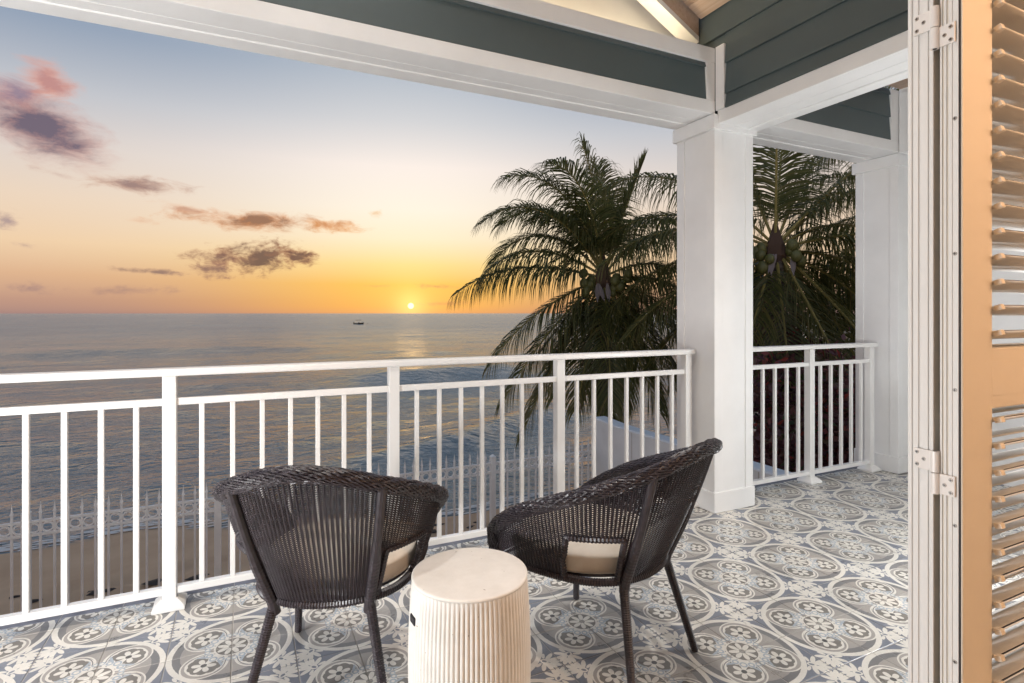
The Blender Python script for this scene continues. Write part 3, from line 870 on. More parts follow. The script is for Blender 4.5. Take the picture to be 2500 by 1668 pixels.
    for i, p in enumerate(full_rim):
        tg = (full_rim[min(i + 1, 419)] - full_rim[max(i - 1, 0)]).normalized()
        o_ = Vector((p.x, p.y + .05, .25)); o_ = (o_ - tg * o_.dot(tg)).normalized(); nfr.append((tg, o_, tg.cross(o_)))
    tot = 1.55
    for dirn, cnt, pitch, rad_ in ((1, 17, .34, .0215), (-1, 11, .34, .0210)):
        for k in range(cnt):
            pth = []
            for i, p in enumerate(full_rim):
                if i % 2 and i not in (419,): continue
                th = dirn * 2 * pi * (i / 419 * tot) / pitch + 2 * pi * k / cnt
                tg, o1, o2 = nfr[i]; rr = rad_ + .0018 * sin(2 * pi * (i / 419 * tot) / .031 + k * 2.1 + (0 if dirn > 0 else pi))
                pth.append(p + o1 * cos(th) * rr * 1.12 + o2 * sin(th) * rr * .88)
            rm.tube(pth, .0034, 4, cap=False)
    rm.build('rim_braid', M['wicker'], t)
    # seat ring wrapped with cane
    ring = resample(ringc, 150) ; front = [Vector((-.238, .235, .338)), Vector((-.12, .262, .338)), Vector((0, .272, .338)), Vector((.12, .262, .338)), Vector((.238, .235, .338))]
    front = catmull(front, 0); closed = ring + resample(front, 60)[1:-1]
    path = resample(closed + [closed[0]], 420)
    rg = MB(); rg.tube(path, lambda i: .0120 + (.0018 if i % 2 else -.0007), 8); rg.build('seat_ring', M['wicker'], t)
    # arch bindings
    for sg in (0, 1):
        ab = MB()
        pth = []
        for k in range(31):
            q = .205 + .147 * k / 30; s_ = q if sg == 0 else 1 - q
            pth.append(surf(s_, cut(s_) if 0 < k < 30 else 0.0)[0])
        pth = [surf(.205 if sg == 0 else .795, x)[0] for x in (0, .1, .2, .3)] + pth[1:]
        pth = resample(pth, 90)
        ab.tube(pth, lambda i: .0095 + (.0018 if i % 2 else -.0006), 7)
        ab.build('arch_binding', M['wicker'], t)
    # legs; rear ones run on as posts up the back
    def leg(p0, p1, r0, r1, n, name='leg', wrap=.0011):
        mb_ = MB(); path_ = [Vector(p0).lerp(Vector(p1), k / n) for k in range(n + 1)]
        mb_.tube(path_, lambda i: r0 + (r1 - r0) * i / n + (wrap if i % 2 else -wrap * .4), 10); return mb_.build(name, M['wicker'], t, smooth=False)
    for sg in (1, -1):
        l = leg((.206 * sg, -.273, .004), (.133 * sg, -.193, .345), .0118, .0150, 110)
        fm = MB().tube([(.206 * sg, -.273, .0), (.2055 * sg, -.2725, .008)], .0100, 10); fm.build('foot_cap', M['black'], l)
        leg((.213 * sg, .232, .004), (.205 * sg, .225, .335), .0120, .0145, 110)
        pth = [Vector((.133 * sg, -.196, .300))]
        f_ = None
        # post follows the shell between the ring and the rim
        best = min(range(K + 1), key=lambda i: (R[i] - Vector((.194 * sg, -.325, .705))).length); fs = L[best] / L[-1]
        bs = min(range(K + 1), key=lambda i: (ringc[i] - Vector((.133 * sg, -.196, .338))).length)
        for k in range(0, 61):
            u_ = k / 60; a_ = ringc[bs]; b_ = R[best]
            p = a_.lerp(b_, u_); out = Vector((p.x, p.y, 0)).normalized(); pth.append(p + out * (.004 * sin(pi * u_) + .010) - Vector((0, 0, .010 * sin(pi * u_))))
        pm2 = MB(); pm2.tube(pth, lambda i: .0128 + .0027 * max(0.0, min(1.0, (34 - i) / 10)) + (.0011 if i % 2 and i < 26 else 0), 10); pm2.build('back_post', M['wicker'], t)
    # cushion
    cu = MB(); ns = 72; outl = []
    for k in range(ns):
        th = 2 * pi * k / ns; cx_, sy = cos(th), sin(th)
        ex = 2 / 2.6
        x = .238 * (abs(cx_) ** ex) * (1 if cx_ > 0 else -1); y = .018 + .236 * (abs(sy) ** ex) * (1 if sy > 0 else -1)
        if y < 0: x *= 1 - .34 * min(1, (-y / .21)) ** 1.5
        outl.append((x, y))
    prof = [(.86, .344), (.95, .346), (.985, .355), (.99, .390), (1.0, .397), (1.0, .402), (.985, .406), (.95, .411), (.80, .422), (.55, .430), (.25, .434), (.02, .435)]
    dk = MB(); dk.v = [(x * .93, y * .93, .334) for x, y in outl] + [(x * .93, y * .93, .343) for x, y in outl]
    dk.f = [tuple(reversed(range(ns))), tuple(range(ns, 2 * ns))] + [(k, (k + 1) % ns, ns + (k + 1) % ns, ns + k) for k in range(ns)]
    dk.build('seat_deck', M['wicker'], t)
    for sc_, z in prof:
        for x, y in outl: cu.v.append((x * sc_, .0 + (y - .0) * sc_, z + .0015 * sin(x * 40 + y * 23) * (1 if z > .40 else 0)))
    for i in range(len(prof) - 1):
        for k in range(ns):
            a_ = i * ns + k; b_ = i * ns + (k + 1) % ns; cu.f.append((a_, b_, b_ + ns, a_ + ns))
    cu.f.append(tuple(reversed(range(ns)))); cu.f.append(tuple((len(prof) - 1) * ns + k for k in range(ns)))
    cu.build('seat_cushion', M['cushion'], t, smooth=True)
    return t
c1 = chair((.280, 1.873), radians(-23.3), 'dark woven wicker tub chair with its back turned, left of the drum stool')
c2 = copy_tree(c1); c2.location = (1.105, 1.636, 0); c2.rotation_euler = (0, 0, radians(22.2))
c2['label'] = 'dark woven wicker tub chair seen from its side, in front of the square column'

# ---- folding louvre doors stacked at the side of the opening
XE = 1.40; YB0, YB1 = .667, .709; YA0, YA1 = .722, .778
def door_leaf(name, y0, y1, inner, label, group='folded louvre door leaves'):
    t = empty(name, (XE, y0, 0), 0, label, 'door', group); L = (-XE, -y0, 0)
    P = lambda mb, n, m, b=.002: mb.build(n, m, t, b, loc=L)
    x1 = 2.24; w1 = .040; w2 = .092
    # outer aluminium frame with a ribbed edge profile
    P(MB().box(XE, XE + w1, y0, y1, .02, 2.15), 'frame_stile', M['aluminium'] if not inner else M['shutter'])
    P(MB().box(x1 - w1, x1, y0, y1, .02, 2.15), 'frame_stile', M['shutter'])
    P(MB().box(XE + w1, x1 - w1, y0, y1, 2.11, 2.15), 'frame_rail', M['shutter'])
    P(MB().box(XE + w1, x1 - w1, y0, y1, .02, .06), 'frame_rail', M['shutter'])
    ribs = [(.0, .006), (.011, .020), (.031, .038), (.045, .051)] if not inner else [(.006, .0085), (.018, .0255), (.029, .034), (.0375, .042)]
    for a_, b_ in ribs:
        P(MB().box(XE - .0035, XE - .0002, y0 + a_, y0 + b_, .02, 2.15), 'edge_rib', M['aluminium'], .001)
    if inner:
        P(MB().box(XE - .0024, XE - .0003, y0 + .0030, y0 + .0054, .02, 2.15), 'gasket', M['black'], 0)
        P(MB().box(XE - .0018, XE - .0003, y0 + .0087, y0 + .0178, .02, 2.15), 'edge_plate', M['aluminium'], 0)
    ym = (y0 + y1) / 2
    # louvre panel
    P(MB().box(XE + w1 + .002, XE + w1 + w2, y0 + .004, y1 - .004, .062, 2.108), 'shutter_stile', M['shutter'], .003)
    P(MB().box(x1 - w1 - w2, x1 - w1 - .002, y0 + .004, y1 - .004, .062, 2.108), 'shutter_stile', M['shutter'], .003)
    xa, xb = XE + w1 + w2, x1 - w1 - w2
    P(MB().box(xa, xb, y0 + .006, y1 - .006, .945, 1.083), 'mid_rail', M['shutter'], .003)
    P(MB().box(xa, xb, y0 + .005, y0 + .0058, .975, 1.053), 'rail_bead', M['shutter'], 0)
    P(MB().box(xa, xb, y0 + .006, y1 - .006, .062, .17), 'bottom_rail', M['shutter'], .003)
    P(MB().box(xa, xb, y0 + .006, y1 - .006, 2.0, 2.108), 'top_rail', M['shutter'], .003)
    bl = MB(); n = 14
    for k in range(n):
        th = 2 * pi * k / n; bl.v.append((xa + .001, .034 * cos(th), .0052 * sin(th)))
    for k in range(n):
        th = 2 * pi * k / n; bl.v.append((xb - .001, .034 * cos(th), .0052 * sin(th)))
    for k in range(n): bl.f.append((k, (k + 1) % n, n + (k + 1) % n, n + k))
    bl.f.append(tuple(reversed(range(n)))); bl.f.append(tuple(range(n, 2 * n)))
    bm = bl.mesh('louvre', M['blade']); bm.polygons.foreach_set('use_smooth', [True] * n + [False, False])
    clip = MB().box(xa - .004, xa + .012, -.036, -.022, -.008, .004).mesh('clip', M['shutter'])
    seal = MB().box(xa + .012, xb - .004, -.0315, -.0285, .0016, .0034).mesh('seal_strip', M['black'])
    for za, zb in ((.17, .945), (1.083, 2.0)):
        nn = int((zb - za) / .057); p = (zb - za) / nn
        for k in range(nn):
            o = obj('louvre', bm, t, 0, (-XE, ym - y0, za + (k + .5) * p)); o.rotation_euler = (radians(-18 if inner else -12), 0, 0)
            if inner: obj('clip', clip, o, .001); obj('seal_strip', seal, o)
    return t
door_leaf('louvre_door', YB0, YB1, True, 'louvred shutter door leaf glowing warm in room light, beside the opening')
door_leaf('louvre_door', YA0, YA1, False, 'white louvred door leaf folded back behind the warm lit leaf')
def screw(parent, x, y, z, r=.0045):
    s_ = obj('screw', SCREW, parent, 0, (x, y, z)); obj('cross_slot', SLOT, s_)
scm = MB()
for k in range(14):
    a_ = 2 * pi * k / 14; scm.v.append((0, .0045 * cos(a_), .0045 * sin(a_)))
for k in range(14):
    a_ = 2 * pi * k / 14; scm.v.append((-.0012, .0036 * cos(a_), .0036 * sin(a_)))
scm.f = [(k, k + 14, (k + 1) % 14 + 14, (k + 1) % 14) for k in range(14)] + [tuple(range(27, 13, -1))]
SCREW = scm.mesh('screw', M['steel'])
SLOT = MB().box(-.0016, -.0011, -.0027, .0027, -.0006, .0006).box(-.00162, -.0011, -.0006, .0006, -.0027, .0027).mesh('cross_slot', M['black'])
for hz, nm in ((1.800, 'upper'), (.808, 'lower')):
    yb = .7155
    t = empty('door_hinge', (XE, yb, hz), 0, 'cream enamelled butt hinge joining the two door leaves, ' + ('above' if hz > 1 else 'below') + ' the middle rail height', 'hinge', 'door hinges')
    MB().tube([(-.010, 0, -.047), (-.010, 0, -.001)], .0085, 16).build('knuckle', M['hinge'], t, smooth=False)
    MB().tube([(-.010, 0, .001), (-.010, 0, .047)], .0085, 16).build('knuckle', M['hinge'], t)
    MB().tube([(-.010, 0, -.0475), (-.010, 0, .0475)], .004, 10).build('pin', M['black'], t)
    lp = MB().box(-.0085, -.0040, .006, .046, .001, .046).build('leaf_plate', M['hinge'], t, .0012)
    rp = MB().box(-.0085, -.0040, -.038, -.006, -.046, -.001).build('leaf_plate', M['hinge'], t, .0012)
    for (yy, z_) in ((.038, .038), (.024, .024), (.038, .010)): screw(lp, -.0086, yy, z_)
    for (yy, z_) in ((-.030, -.038), (-.018, -.024), (-.030, -.010)): screw(rp, -.0086, yy, z_)
leafB = [o for o in COL.objects if o.name.startswith('louvre_door') and o.location.y < .70][0]
for py in (288, 619, 953, 1285, 1618):
    z_ = EYE - (py - HY) / F_PX * 1.215
    screw(leafB, -.0020, .0135, z_)

# ---- beach fence
FY, FZ = 7.42, -1.0
def fence_panel(x0, x1, label, n=15):
    t = empty('beach_fence', (x0, FY, sand_z(x0, FY)), 0, label, 'fence', 'white metal fence panels on the beach'); L = (-x0, -FY, -t.location.z)
    MB().box(x0, x1, FY - .012, FY + .012, FZ - .028, FZ).build('top_rail', M['fence'], t, .002, loc=L)
    MB().box(x0, x1, FY - .012, FY + .012, FZ - .166, FZ - .138).build('ring_rail', M['fence'], t, .002, loc=L)
    MB().box(x0, x1, FY - .012, FY + .012, -2.22, -2.19).build('bottom_rail', M['fence'], t, .002, loc=L)
    po = MB().box(-.037, .037, -.037, .037, -2.42 - t.location.z, FZ + .085 - t.location.z).frustum(-.04, .04, -.04, .04, FZ + .085 - t.location.z, FZ + .115 - t.location.z, .03).build('post', M['fence'], t, .003)
    pk = MB().box(-.0105, .0105, -.0105, .0105, -2.28, FZ + .075); pk.frustum(-.016, .016, -.012, .012, FZ + .075, FZ + .093, .004)
    pk.frustum(-.0105, .0105, -.008, .008, FZ + .093, FZ + .19, .0095)
    pk.v += []; bb_ = MB(); pkm = pk.mesh('picket', FENCE); 
    rgm = RING
    p = (x1 - x0) / n
    for k in range(1, n):
        obj('picket', pkm, t, 0, (k * p, 0, -t.location.z))
    for k in range(n):
        obj('ring', rgm, t, 0, ((k + .5) * p, 0, FZ - .083 - t.location.z))
FENCE = M['fence']
rm_ = MB(); Rr = .046
NM = 22
for k in range(NM):
    a_ = 2 * pi * k / NM
    for rr, yy in ((Rr + .008, -.009), (Rr + .008, .009), (Rr - .006, .009), (Rr - .006, -.009)): rm_.v.append((rr * cos(a_), yy, rr * sin(a_)))
for k in range(NM):
    for q in range(4):
        a_ = k * 4 + q; b_ = k * 4 + (q + 1) % 4; c_ = ((k + 1) % NM) * 4
        rm_.f.append((a_, b_, c_ + (q + 1) % 4, c_ + q))
RING = rm_.mesh('ring', M['fence'])
fx = [-2.05 - 1.765, -2.05, -.285, 1.48, 3.245, 5.01]
fl_ = ['white spear topped fence panel standing farthest from the boundary wall', 'white spear topped fence panel behind the left end of the railing', 'white spear topped fence panel behind the left wicker chair',
       'white spear topped fence panel seen behind the gap between the chairs', 'white spear topped fence panel ending at the boundary wall below the palm']
for (a_, b_, lb) in zip(fx[:-1], fx[1:], fl_): fence_panel(a_, b_, lb)

# ---- boundary wall
bw = empty('boundary_wall', (5.16, 5.2, -2.4), 0, 'low pale painted boundary wall running from the house to the beach fence', 'wall')
m = MB(); 
tops = [(7.50, -.50), (7.44, -.50), (6.9, -.53), (5.6, -.53), (4.4, -.53), (3.4, -.53), (2.4, -.53)]
x0_, x1_ = 5.03, 5.27
for y, z in tops: m.v += [(x0_, y, -2.5), (x0_, y, z - .02), (x0_ + .02, y, z), (x1_ - .02, y, z), (x1_, y, z - .02), (x1_, y, -2.5)]
for i in range(len(tops) - 1):
    for q in range(5): m.f.append((i * 6 + q, i * 6 + q + 1, i * 6 + q + 7, i * 6 + q + 6))
m.f.append((0, 5, 4, 3, 2, 1)[::-1][::-1]); e = (len(tops) - 1) * 6; m.f.append((e, e + 1, e + 2, e + 3, e + 4, e + 5))
m.build('wall_body', M['wallpaint'], bw, loc=(-5.16, -5.2, 2.4))
for k in range(4):
    yy = 3.2 + k * 1.1
    MB().box(x0_ - .004, x0_ - .0005, yy, yy + .006, -2.4, -.56).build('joint', M['slab'], bw, loc=(-5.16, -5.2, 2.4))

# ================================================================== VEGETATION
RV = Vector((cos(YAW), -sin(YAW), 0)); FV = Vector((sin(YAW), cos(YAW), 0)); UV_ = Vector((0, 0, 1))
def frond(parent, base, ang, dep, L, g, rnd, wind=Vector((0, 0, 0)), n=104, lmax=1.22, ma='frond', hang=1.05, wid=.030, fold=1.0):
    d = (RV * cos(radians(ang)) + UV_ * sin(radians(ang)) + FV * dep).normalized()
    N = 26; st_ = L / N; p = Vector(base); path = [p.copy()]; tans = [d.copy()]
    for i in range(N):
        f = i / N
        d = (d + Vector((0, 0, -1)) * g * (.25 + 1.5 * f) / N * 1.9 + wind * f / N).normalized()
        p = p + d * st_; path.append(p.copy()); tans.append(d.copy())
    rm = MB(); rm.tube(path, lambda i: .026 * (1 - i / N) ** .8 + .004, 5)
    # bowed, pale leaf stalk
    fo = rm.build('frond', M['rachis'] if ma == 'frond' else M['deadfrond'], parent)
    lm = MB()
    for k in range(n):
        f = .13 + .87 * (k + rnd.uniform(-.3, .3)) / (n - 1); f = min(max(f, .1), .998)
        x = f * N; i = min(int(x), N - 1); q = path[i].lerp(path[i + 1], x - i); tg = tans[i]
        sd = tg.cross(UV_); sd = sd.normalized() if sd.length > .15 else RV.copy()
        nu = sd.cross(tg).normalized()
        ll = lmax * (sin(pi * min(1, .22 + .68 * f)) ** .75) * rnd.uniform(.82, 1.1)
        al = radians(26 + 34 * (f ** 1.6) + rnd.uniform(-7, 7))
        for sgn in (-1, 1):
            if rnd.random() < .04: continue
            v = (sd * sgn * cos(al) * fold + tg * sin(al) + nu * rnd.uniform(.10, .34)).normalized()
            hg = hang * rnd.uniform(.75, 1.25); a_ = q.copy(); pts = [a_.copy()]; vv = v.copy()
            for s3 in range(4):
                vv = (vv + Vector((0, 0, -.30 * hg * (s3 + .35))) + wind * .10).normalized(); a_ = a_ + vv * ll / 4; pts.append(a_.copy())
            w0 = wid * rnd.uniform(.8, 1.15); wd_ = tg.cross(v).cross(v) * -1
            wd_ = (tg - v * tg.dot(v)); wd_ = wd_.normalized() if wd_.length > 1e-4 else sd
            ws = (.55, 1.0, .85, .5)
            b0 = len(lm.v)
            for s3 in range(4): lm.v += [tuple(pts[s3] - wd_ * w0 * ws[s3] * .5), tuple(pts[s3] + wd_ * w0 * ws[s3] * .5)]
            lm.v.append(tuple(pts[4]))
            lm.f += [(b0, b0 + 1, b0 + 3, b0 + 2), (b0 + 2, b0 + 3, b0 + 5, b0 + 4), (b0 + 4, b0 + 5, b0 + 7, b0 + 6), (b0 + 6, b0 + 7, b0 + 8)]
    lf = lm.build('leaflets', M[ma], fo); lf['kind'] = 'stuff'
    return fo
def palm(name, crown, foot, fronds, label, seed, nuts=9, r0=.17, scale=1.0):
    rnd = random.Random(seed)
    base = Vector(foot); t = empty(name, base, 0, label, 'palm tree', 'coconut palms beside the house'); C = Vector(crown) - base
    tr = MB(); N = 44; mid = Vector((C.x * .35, C.y * .35, C.z * .5))
    pth = []
    for i in range(N + 1):
        f = i / N; pth.append(mid * (2 * f * (1 - f)) + C * f * f)
    tr.tube(pth, lambda i: r0 * (1.35 - .55 * (i / N)) * (1.0 + (.05 if i % 3 == 0 else 0)) * (1.25 if i < 2 else 1), 12); tr.build('trunk', M['bark'], t, smooth=False)
    fb = MB(); fb.lathe([(.10, C.z - .25), (.19, C.z - .05), (.17, C.z + .15), (.07, C.z + .42), (.02, C.z + .6)], 10, C.x, C.y, lambda r, z, a, i: r * (1 + .15 * sin(a * 4 + i)))
    fb.build('crown_shaft', M['fibre'], t, smooth=False)
    for fr in fronds:
        ang, dep, L, g = fr[:4]; L = L * scale; kw = fr[4] if len(fr) > 4 else {}
        b = C + (RV * cos(radians(ang)) * .10 + FV * dep * .10 + UV_ * (.05 + .22 * max(0, sin(radians(ang)))))
        frond(t, b, ang, dep, L, g, rnd, **kw)
    for k in range(nuts):
        a_ = rnd.uniform(0, 2 * pi); r_ = rnd.uniform(.22, .42)
        side_ = (1 if k % 2 else -1)
        c_ = C + RV * (side_ * rnd.uniform(.12, .48)) + FV * rnd.uniform(-.36, -.12) + UV_ * rnd.uniform(-.32, .16)
        MB().sphere(c_, rnd.uniform(.080, .110), 10, 7, 1.15).build('coconut', M['nut'], t, smooth=True)
    for k in range(3):
        a_ = rnd.uniform(-.5, .5); s0 = C + RV * a_ * .5 + FV * -.25 + UV_ * -.05; m_ = MB()
        dn = (UV_ * -1 + RV * rnd.uniform(-.6, .5) + FV * -.25).normalized(); sd = RV
        for i in range(6):
            f = i / 5; wv = .055 * sin(pi * (.12 + .88 * f)) ; q = s0 + dn * .42 * f
            m_.v += [tuple(q - sd * wv + FV * -.02), tuple(q + FV * -.045), tuple(q + sd * wv + FV * -.02)]
        for i in range(5): m_.f += [(3 * i, 3 * i + 1, 3 * i + 4, 3 * i + 3), (3 * i + 1, 3 * i + 2, 3 * i + 5, 3 * i + 4)]
        m_.build('spathe', M['spathe'], t, smooth=True)
    return t
WL = Vector((-.55, .15, 0)); W1 = dict(wind=WL, hang=1.0); HG = dict(hang=1.7); LW = dict(n=72, wid=.026, hang=.8); W2 = dict(wind=WL * .5, hang=1.1); DD = dict(ma='deadfrond', hang=1.9, n=70)
P1C = at_depth(1473, 688, 12.0)
palm('coconut_palm', P1C, (P1C.x + .25, P1C.y + .2, -2.45), [
    (166, -.10, 3.55, .52, HG), (149, -.15, 3.15, .88, HG), (203, -.25, 3.35, .42, dict(hang=1.4)), (222, -.30, 3.7, .30, dict(hang=1.4)), (238, -.15, 4.1, .22, dict(hang=1.5)),
    (123, -.15, 3.55, 1.05, W1), (115, .20, 3.35, 1.15, W1), (109, -.05, 3.5, 1.0, W1), (130, .25, 3.2, 1.15, W1), (101, -.25, 3.2, .95, W1), (106, .35, 3.0, 1.1, W1),
    (94, .00, 3.0, .50, W2), (88, .15, 2.75, .62, W2), (72, -.05, 2.75, .10, dict(fold=.40, hang=.35, lmax=.7)), (64, .25, 2.7, .95, dict(hang=1.3)), (50, .0, 2.7, 1.15, dict(hang=1.4)), (26, .15, 2.6, 1.0, dict(hang=1.5)), (6, -.1, 2.7, .75, dict(hang=1.5)),
    (-28, .1, 2.9, .45, dict(hang=1.3)), (-56, -.30, 3.1, .22, LW), (-70, -.42, 3.3, .15, LW), (-90, -.42, 3.2, .06, LW), (-104, -.25, 3.1, .12, LW), (-122, .05, 3.2, .2, dict(hang=1.3)), (-78, .25, 3.2, .1), (-45, .2, 3.1, .3, HG), (-15, .25, 2.9, .6, HG), (-112, .3, 3.2, .15, LW), (-86, .0, 3.3, .05, LW), (-64, .0, 3.3, .15, LW),
    (-97, .1, 2.8, .05, DD), (-62, .1, 2.8, .05, DD), (-132, .1, 2.6, .15, DD)],
    'coconut palm with windswept fronds against the sunset, between railing and column', 11, 20, scale=.90)
P2C = at_depth(1893, 618, 10.5)
palm('coconut_palm', P2C, (P2C.x + .2, P2C.y + .2, -2.45), [
    (96, -.25, 3.5, .12, dict(hang=.7)), (108, .15, 3.3, .35), (80, .25, 3.2, .45), (49, -.20, 3.8, .26, dict(hang=1.4)), (40, .25, 3.5, .5, HG), (62, .30, 3.4, .6, HG), (14, -.25, 3.1, .40, dict(hang=1.3)), (28, .25, 3.2, .8, HG), (0, .2, 3.0, .5, HG),
    (137, -.05, 3.6, .72, HG), (148, .25, 3.5, .75, HG), (162, -.15, 3.5, .62, HG), (178, .15, 3.3, .60, HG), (196, -.1, 3.3, .40, dict(hang=1.4)), (216, .1, 3.2, .3),
    (-22, .1, 3.0, .4, dict(hang=1.3)), (-50, -.30, 3.1, .22, LW), (-72, -.42, 3.2, .10, LW), (-92, -.30, 3.1, .06, LW), (-112, -.25, 3.1, .15, LW), (-132, .1, 3.1, .3), (-60, .25, 3.2, .2), (-40, .3, 3.2, .3), (-84, .25, 3.0, .05, DD)],
    'coconut palm framed between the two white columns, pale drooping fronds', 23, 9)
P3C = at_depth(2230, 500, 14.0)
palm('coconut_palm', P3C, (P3C.x, P3C.y + .3, -2.5), [(150 - k * 14 + random.uniform(-4, 4), random.uniform(-.3, .3), 3.6, random.uniform(.4, .8)) for k in range(12)] + [(168 + k * 22, random.uniform(-.3, .3), 3.5, .5) for k in range(8)],
     'coconut palm mostly hidden behind the far column', 31, 4)

def foliage(parent, n, samp, size, ma, rnd, name='foliage'):
    m = MB()
    for _ in range(n):
        c_ = Vector(samp(rnd)); s_ = size * rnd.uniform(.6, 1.35)
        nrm_ = Vector((rnd.gauss(0, 1), rnd.gauss(0, 1) - .4, rnd.gauss(0, 1) + .5)).normalized(); a_ = nrm_.orthogonal().normalized(); a_.rotate(Matrix.Rotation(rnd.uniform(0, 6.28), 3, nrm_)); b_ = nrm_.cross(a_)
        k = len(m.v); dr = nrm_ * s_ * rnd.uniform(-.25, .25)
        m.v += [tuple(c_ - a_ * s_), tuple(c_ - b_ * s_ * .52 + dr), tuple(c_ + a_ * s_), tuple(c_ + b_ * s_ * .52 + dr)]
        m.f += [(k, k + 1, k + 2), (k, k + 2, k + 3)]
    o = m.build(name, ma, parent); o['kind'] = 'stuff'; return o
rnd = random.Random(41)
hd = empty('bougainvillea_hedge', (7.2, 5.2, -2.4), 0, 'tall dark red bougainvillea hedge behind the short side railing', 'hedge')
blobs = []
while len(blobs) < 70:
    x, y, z, R_ = rnd.uniform(5.7, 10.4), rnd.uniform(2.8, 7.8), rnd.uniform(-2.1, .25), rnd.uniform(.45, .85)
    if (x * cos(YAW) - y * sin(YAW)) > .40 * (x * sin(YAW) + y * cos(YAW)): blobs.append((x, y, z, R_))
def hs(r):
    x, y, z, R_ = r.choice(blobs); v = Vector((r.gauss(0, 1), r.gauss(0, 1), r.gauss(0, 1))).normalized() * R_ * (r.random() ** .25)
    return (x + v.x - 7.2, y + v.y - 5.2, z + v.z + 2.4)
foliage(hd, 24000, hs, .070, M['boug'], rnd)
tw = MB()
for _ in range(240):
    b = Vector(hs(rnd)); d = Vector((rnd.gauss(0, .5), rnd.gauss(0, .5), 1)).normalized(); tw.tube([b, b + d * rnd.uniform(.15, .3), b + d * rnd.uniform(.35, .6) + Vector((rnd.gauss(0, .08), rnd.gauss(0, .08), 0))], lambda i: .006 - .0018 * i, 4)
o = tw.build('twigs', M['twig'], hd); o['kind'] = 'stuff'
trr = empty('shade_tree', (13.0, 10.6, -2.4), 0, 'dark broadleaf tree standing behind the palms', 'tree')
bl2 = [(rnd.gauss(0, 1.7), rnd.gauss(0, 1.3), rnd.uniform(.9, 4.5), rnd.uniform(.5, .95)) for _ in range(46)]
def ts_(r):
    x, y, z, R_ = r.choice(bl2); v = Vector((r.gauss(0, 1), r.gauss(0, 1), r.gauss(0, 1))).normalized() * R_ * (r.random() ** .3); return (x + v.x, y + v.y, z + v.z)
foliage(trr, 13000, ts_, .085, M['green'], rnd, 'crown')
tk = MB().tube([(0, 0, 0), (.1, 0, 1.2), (-.1, .1, 2.6), (.1, 0, 4.0)], lambda i: .2 - .04 * i, 9)
for k in range(7):
    a_ = k * .9; tk.tube([(0, 0, 1.3 + k * .3), (cos(a_) * .7, sin(a_) * .7, 2.0 + k * .3), (cos(a_) * 1.5, sin(a_) * 1.4, 2.6 + k * .3)], lambda i: .08 - .025 * i, 6)
tk.build('trunk', M['bark'], trr)

# dark scraps standing in for footprints and debris on the sand
for k in range(26):
    x, y = rnd.uniform(-3.2, 4.5), rnd.gauss(8.75, .45)
    m = MB(); n = 8; r_ = rnd.uniform(.03, .11)
    for q in range(n): m.v.append((r_ * 1.6 * cos(2 * pi * q / n) * rnd.uniform(.6, 1.2), r_ * sin(2 * pi * q / n) * rnd.uniform(.6, 1.2), 0))
    m.v.append((0, 0, .02)); m.f = [(q, (q + 1) % n, n) for q in range(n)]
    o = m.build('sand_mark', M['debris'], loc=(x, y, sand_z(x, y) + .006)); tag(o, 'small dark mark for footprints and debris on the sand', 'seaweed', 'footprint and debris marks on the beach')

# ---- boat far out
bp = on_z(877, 792, SEA_Z); bt = empty('fishing_boat', (bp.x, bp.y, SEA_Z), -YAW, 'small dark motor boat with flat canopy moored out at sea', 'boat')
m = MB(); NSt = 10; LB = 3.3
for i in range(NSt + 1):
    f = i / NSt; x = -LB * .5 + LB * f; bw_ = .62 * (1 - max(0, (f - .45) / .55) ** 2.2) + .01; sh = .34 + .30 * f ** 2.2
    kx = x - (.28 * f ** 3)
    m.v += [(x, -bw_, sh), (kx, -bw_ * .72, -.12), (kx, bw_ * .72, -.12), (x, bw_, sh), (x, bw_ * .86, sh - .02), (kx, bw_ * .6, .06), (kx, -bw_ * .6, .06), (x, -bw_ * .86, sh - .02)]
for i in range(NSt):
    for q in range(8): m.f.append((i * 8 + q, i * 8 + (q + 1) % 8, i * 8 + 8 + (q + 1) % 8, i * 8 + 8 + q))
m.f.append(tuple(range(8))); m.f.append(tuple(NSt * 8 + q for q in reversed(range(8))))
m.build('hull', M['boat'], bt)
MB().box(-1.05, .55, -.5, .5, 1.36, 1.47).build('canopy', M['canvas'], bt, .02)
for x in (-1.0, .45):
    for y in (-.45, .45): MB().tube([(x, y, .3), (x, y, 1.37)], .03, 6).build('canopy_post', M['steel'], bt)
MB().box(-1.95, -1.68, -.14, .14, -.1, .72).build('outboard_motor', M['black'], bt, .03)
MB().box(-.3, .15, -.3, .3, .06, .62).build('console', M['boat'], bt, .03)
b2 = on_z(897, 791, SEA_Z); o = MB().sphere((0, 0, .06), .20, 12, 8).build('mooring_buoy', M['boat'], loc=(b2.x, b2.y, SEA_Z)); tag(o, 'tiny dark mooring buoy floating beside the boat', 'buoy')

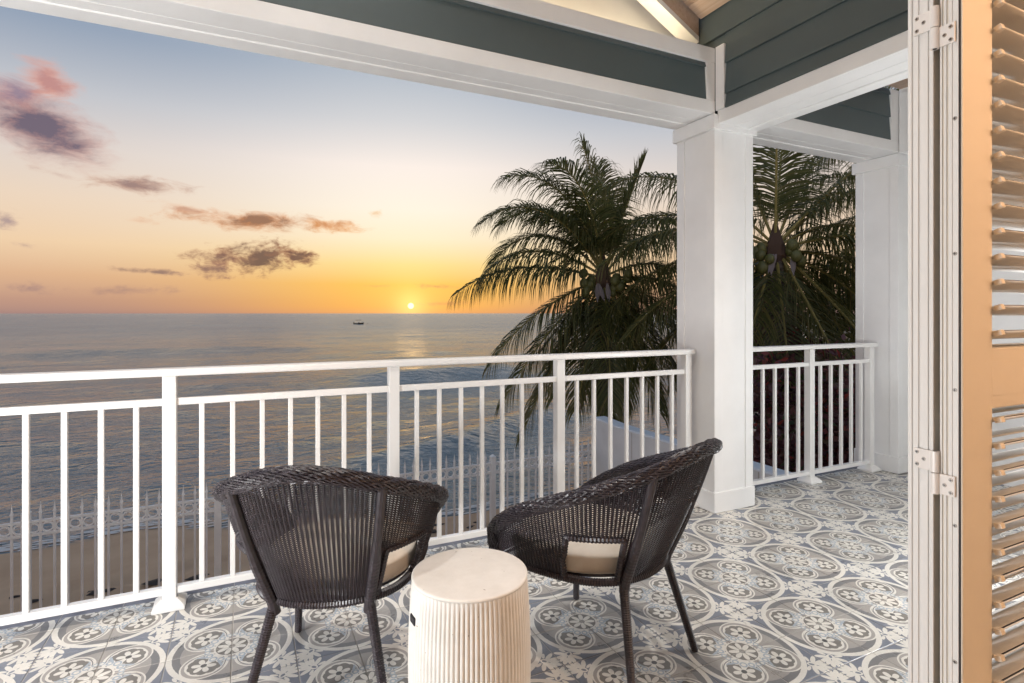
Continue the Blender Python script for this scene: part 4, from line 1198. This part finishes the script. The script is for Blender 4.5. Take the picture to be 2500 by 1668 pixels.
# ================================================================== ROOM LAMP AND ADDED FILL LIGHTS
def globe_lamp(name, loc, power, color, rad, label, shade=True):
    t = empty(name, loc, 0, label, 'lamp', 'ceiling lamps of the house')
    top = RM['z1'] - loc[2] + .0 if loc[1] < .8 else .0
    MB().tube([(0, 0, rad), (0, 0, max(rad + .02, top))], .008, 8).build('stem', M['steel'], t)
    MB().lathe([(.06, rad + .0), (.05, rad + .03), (.01, rad + .035)], 16).build('cap', M['steel'], t)
    d = bpy.data.lights.new(name + '_light', 'POINT'); d.energy = power; d.color = color; d.shadow_soft_size = rad
    l = bpy.data.objects.new(name + '_light', d); COL.objects.link(l); l.parent = t
    return t
globe_lamp('pendant_lamp', (2.05, -.75, 2.30), 70, (1.0, .59, .33), .10, 'warm pendant lamp in the room to the right of the doorway')
def wall_lamp(loc, power, color, label):  # invented lamp and fitting out of view, added to brighten columns and soffits
    t = empty('wall_lamp', loc, 0, label, 'lamp', 'added fill lamps beside the doorway')
    MB().box(-.05, .05, -.12, -.105, -.10, .10).build('back_plate', M['steel'], t, .004)
    MB().tube([(0, -.105, -.02), (0, -.06, -.07), (0, 0, -.085)], .008, 8).build('arm', M['steel'], t)
    MB().lathe([(.03, -.09), (.05, -.082), (.05, -.076)], 16).build('cup', M['steel'], t)
    d = bpy.data.lights.new('wall_lamp_light', 'POINT'); d.energy = power; d.color = color; d.shadow_soft_size = .11
    l = bpy.data.objects.new('wall_lamp_light', d); COL.objects.link(l); l.parent = t; l.location = (0, 0, .0)
wall_lamp((-1.75, .925, .55), 205, (.98, .99, 1.0), 'unseen fill lamp added low on the house wall left of the doorway')
wall_lamp((2.95, .925, .80), 42, (.97, .99, 1.0), 'unseen fill lamp added on the house wall behind the louvred door')
def downlight(x, y, power):  # invented ceiling spot out of view, added to brighten the floor and its bounce
    z = CZ0 + PITCH * (CX0 - x if x > RIDGE else x - (2 * RIDGE - CX0)) - .012
    t = empty('downlight', (x, y, z), 0, 'unseen fill spot added under the sloping plank ceiling', 'lamp', 'added fill spots under the porch ceiling')
    tl = -math.atan(PITCH) * (-1 if x > RIDGE else 1)
    m = MB().lathe([(.034, 0.0), (.050, -.004), (.052, .004), (.034, .006)], 24, cap=False).build('trim_ring', M['aluminium'], t); m.rotation_euler = (0, tl, 0)
    d = bpy.data.lights.new('downlight_light', 'SPOT'); d.energy = power; d.color = (1.0, .96, .92); d.shadow_soft_size = .05; d.spot_size = radians(84); d.spot_blend = .9
    l = bpy.data.objects.new('downlight_light', d); COL.objects.link(l); l.parent = t; l.location = (0, 0, -.02)
for x_ in (1.55, .45, -.85): downlight(x_, 1.62, 110)
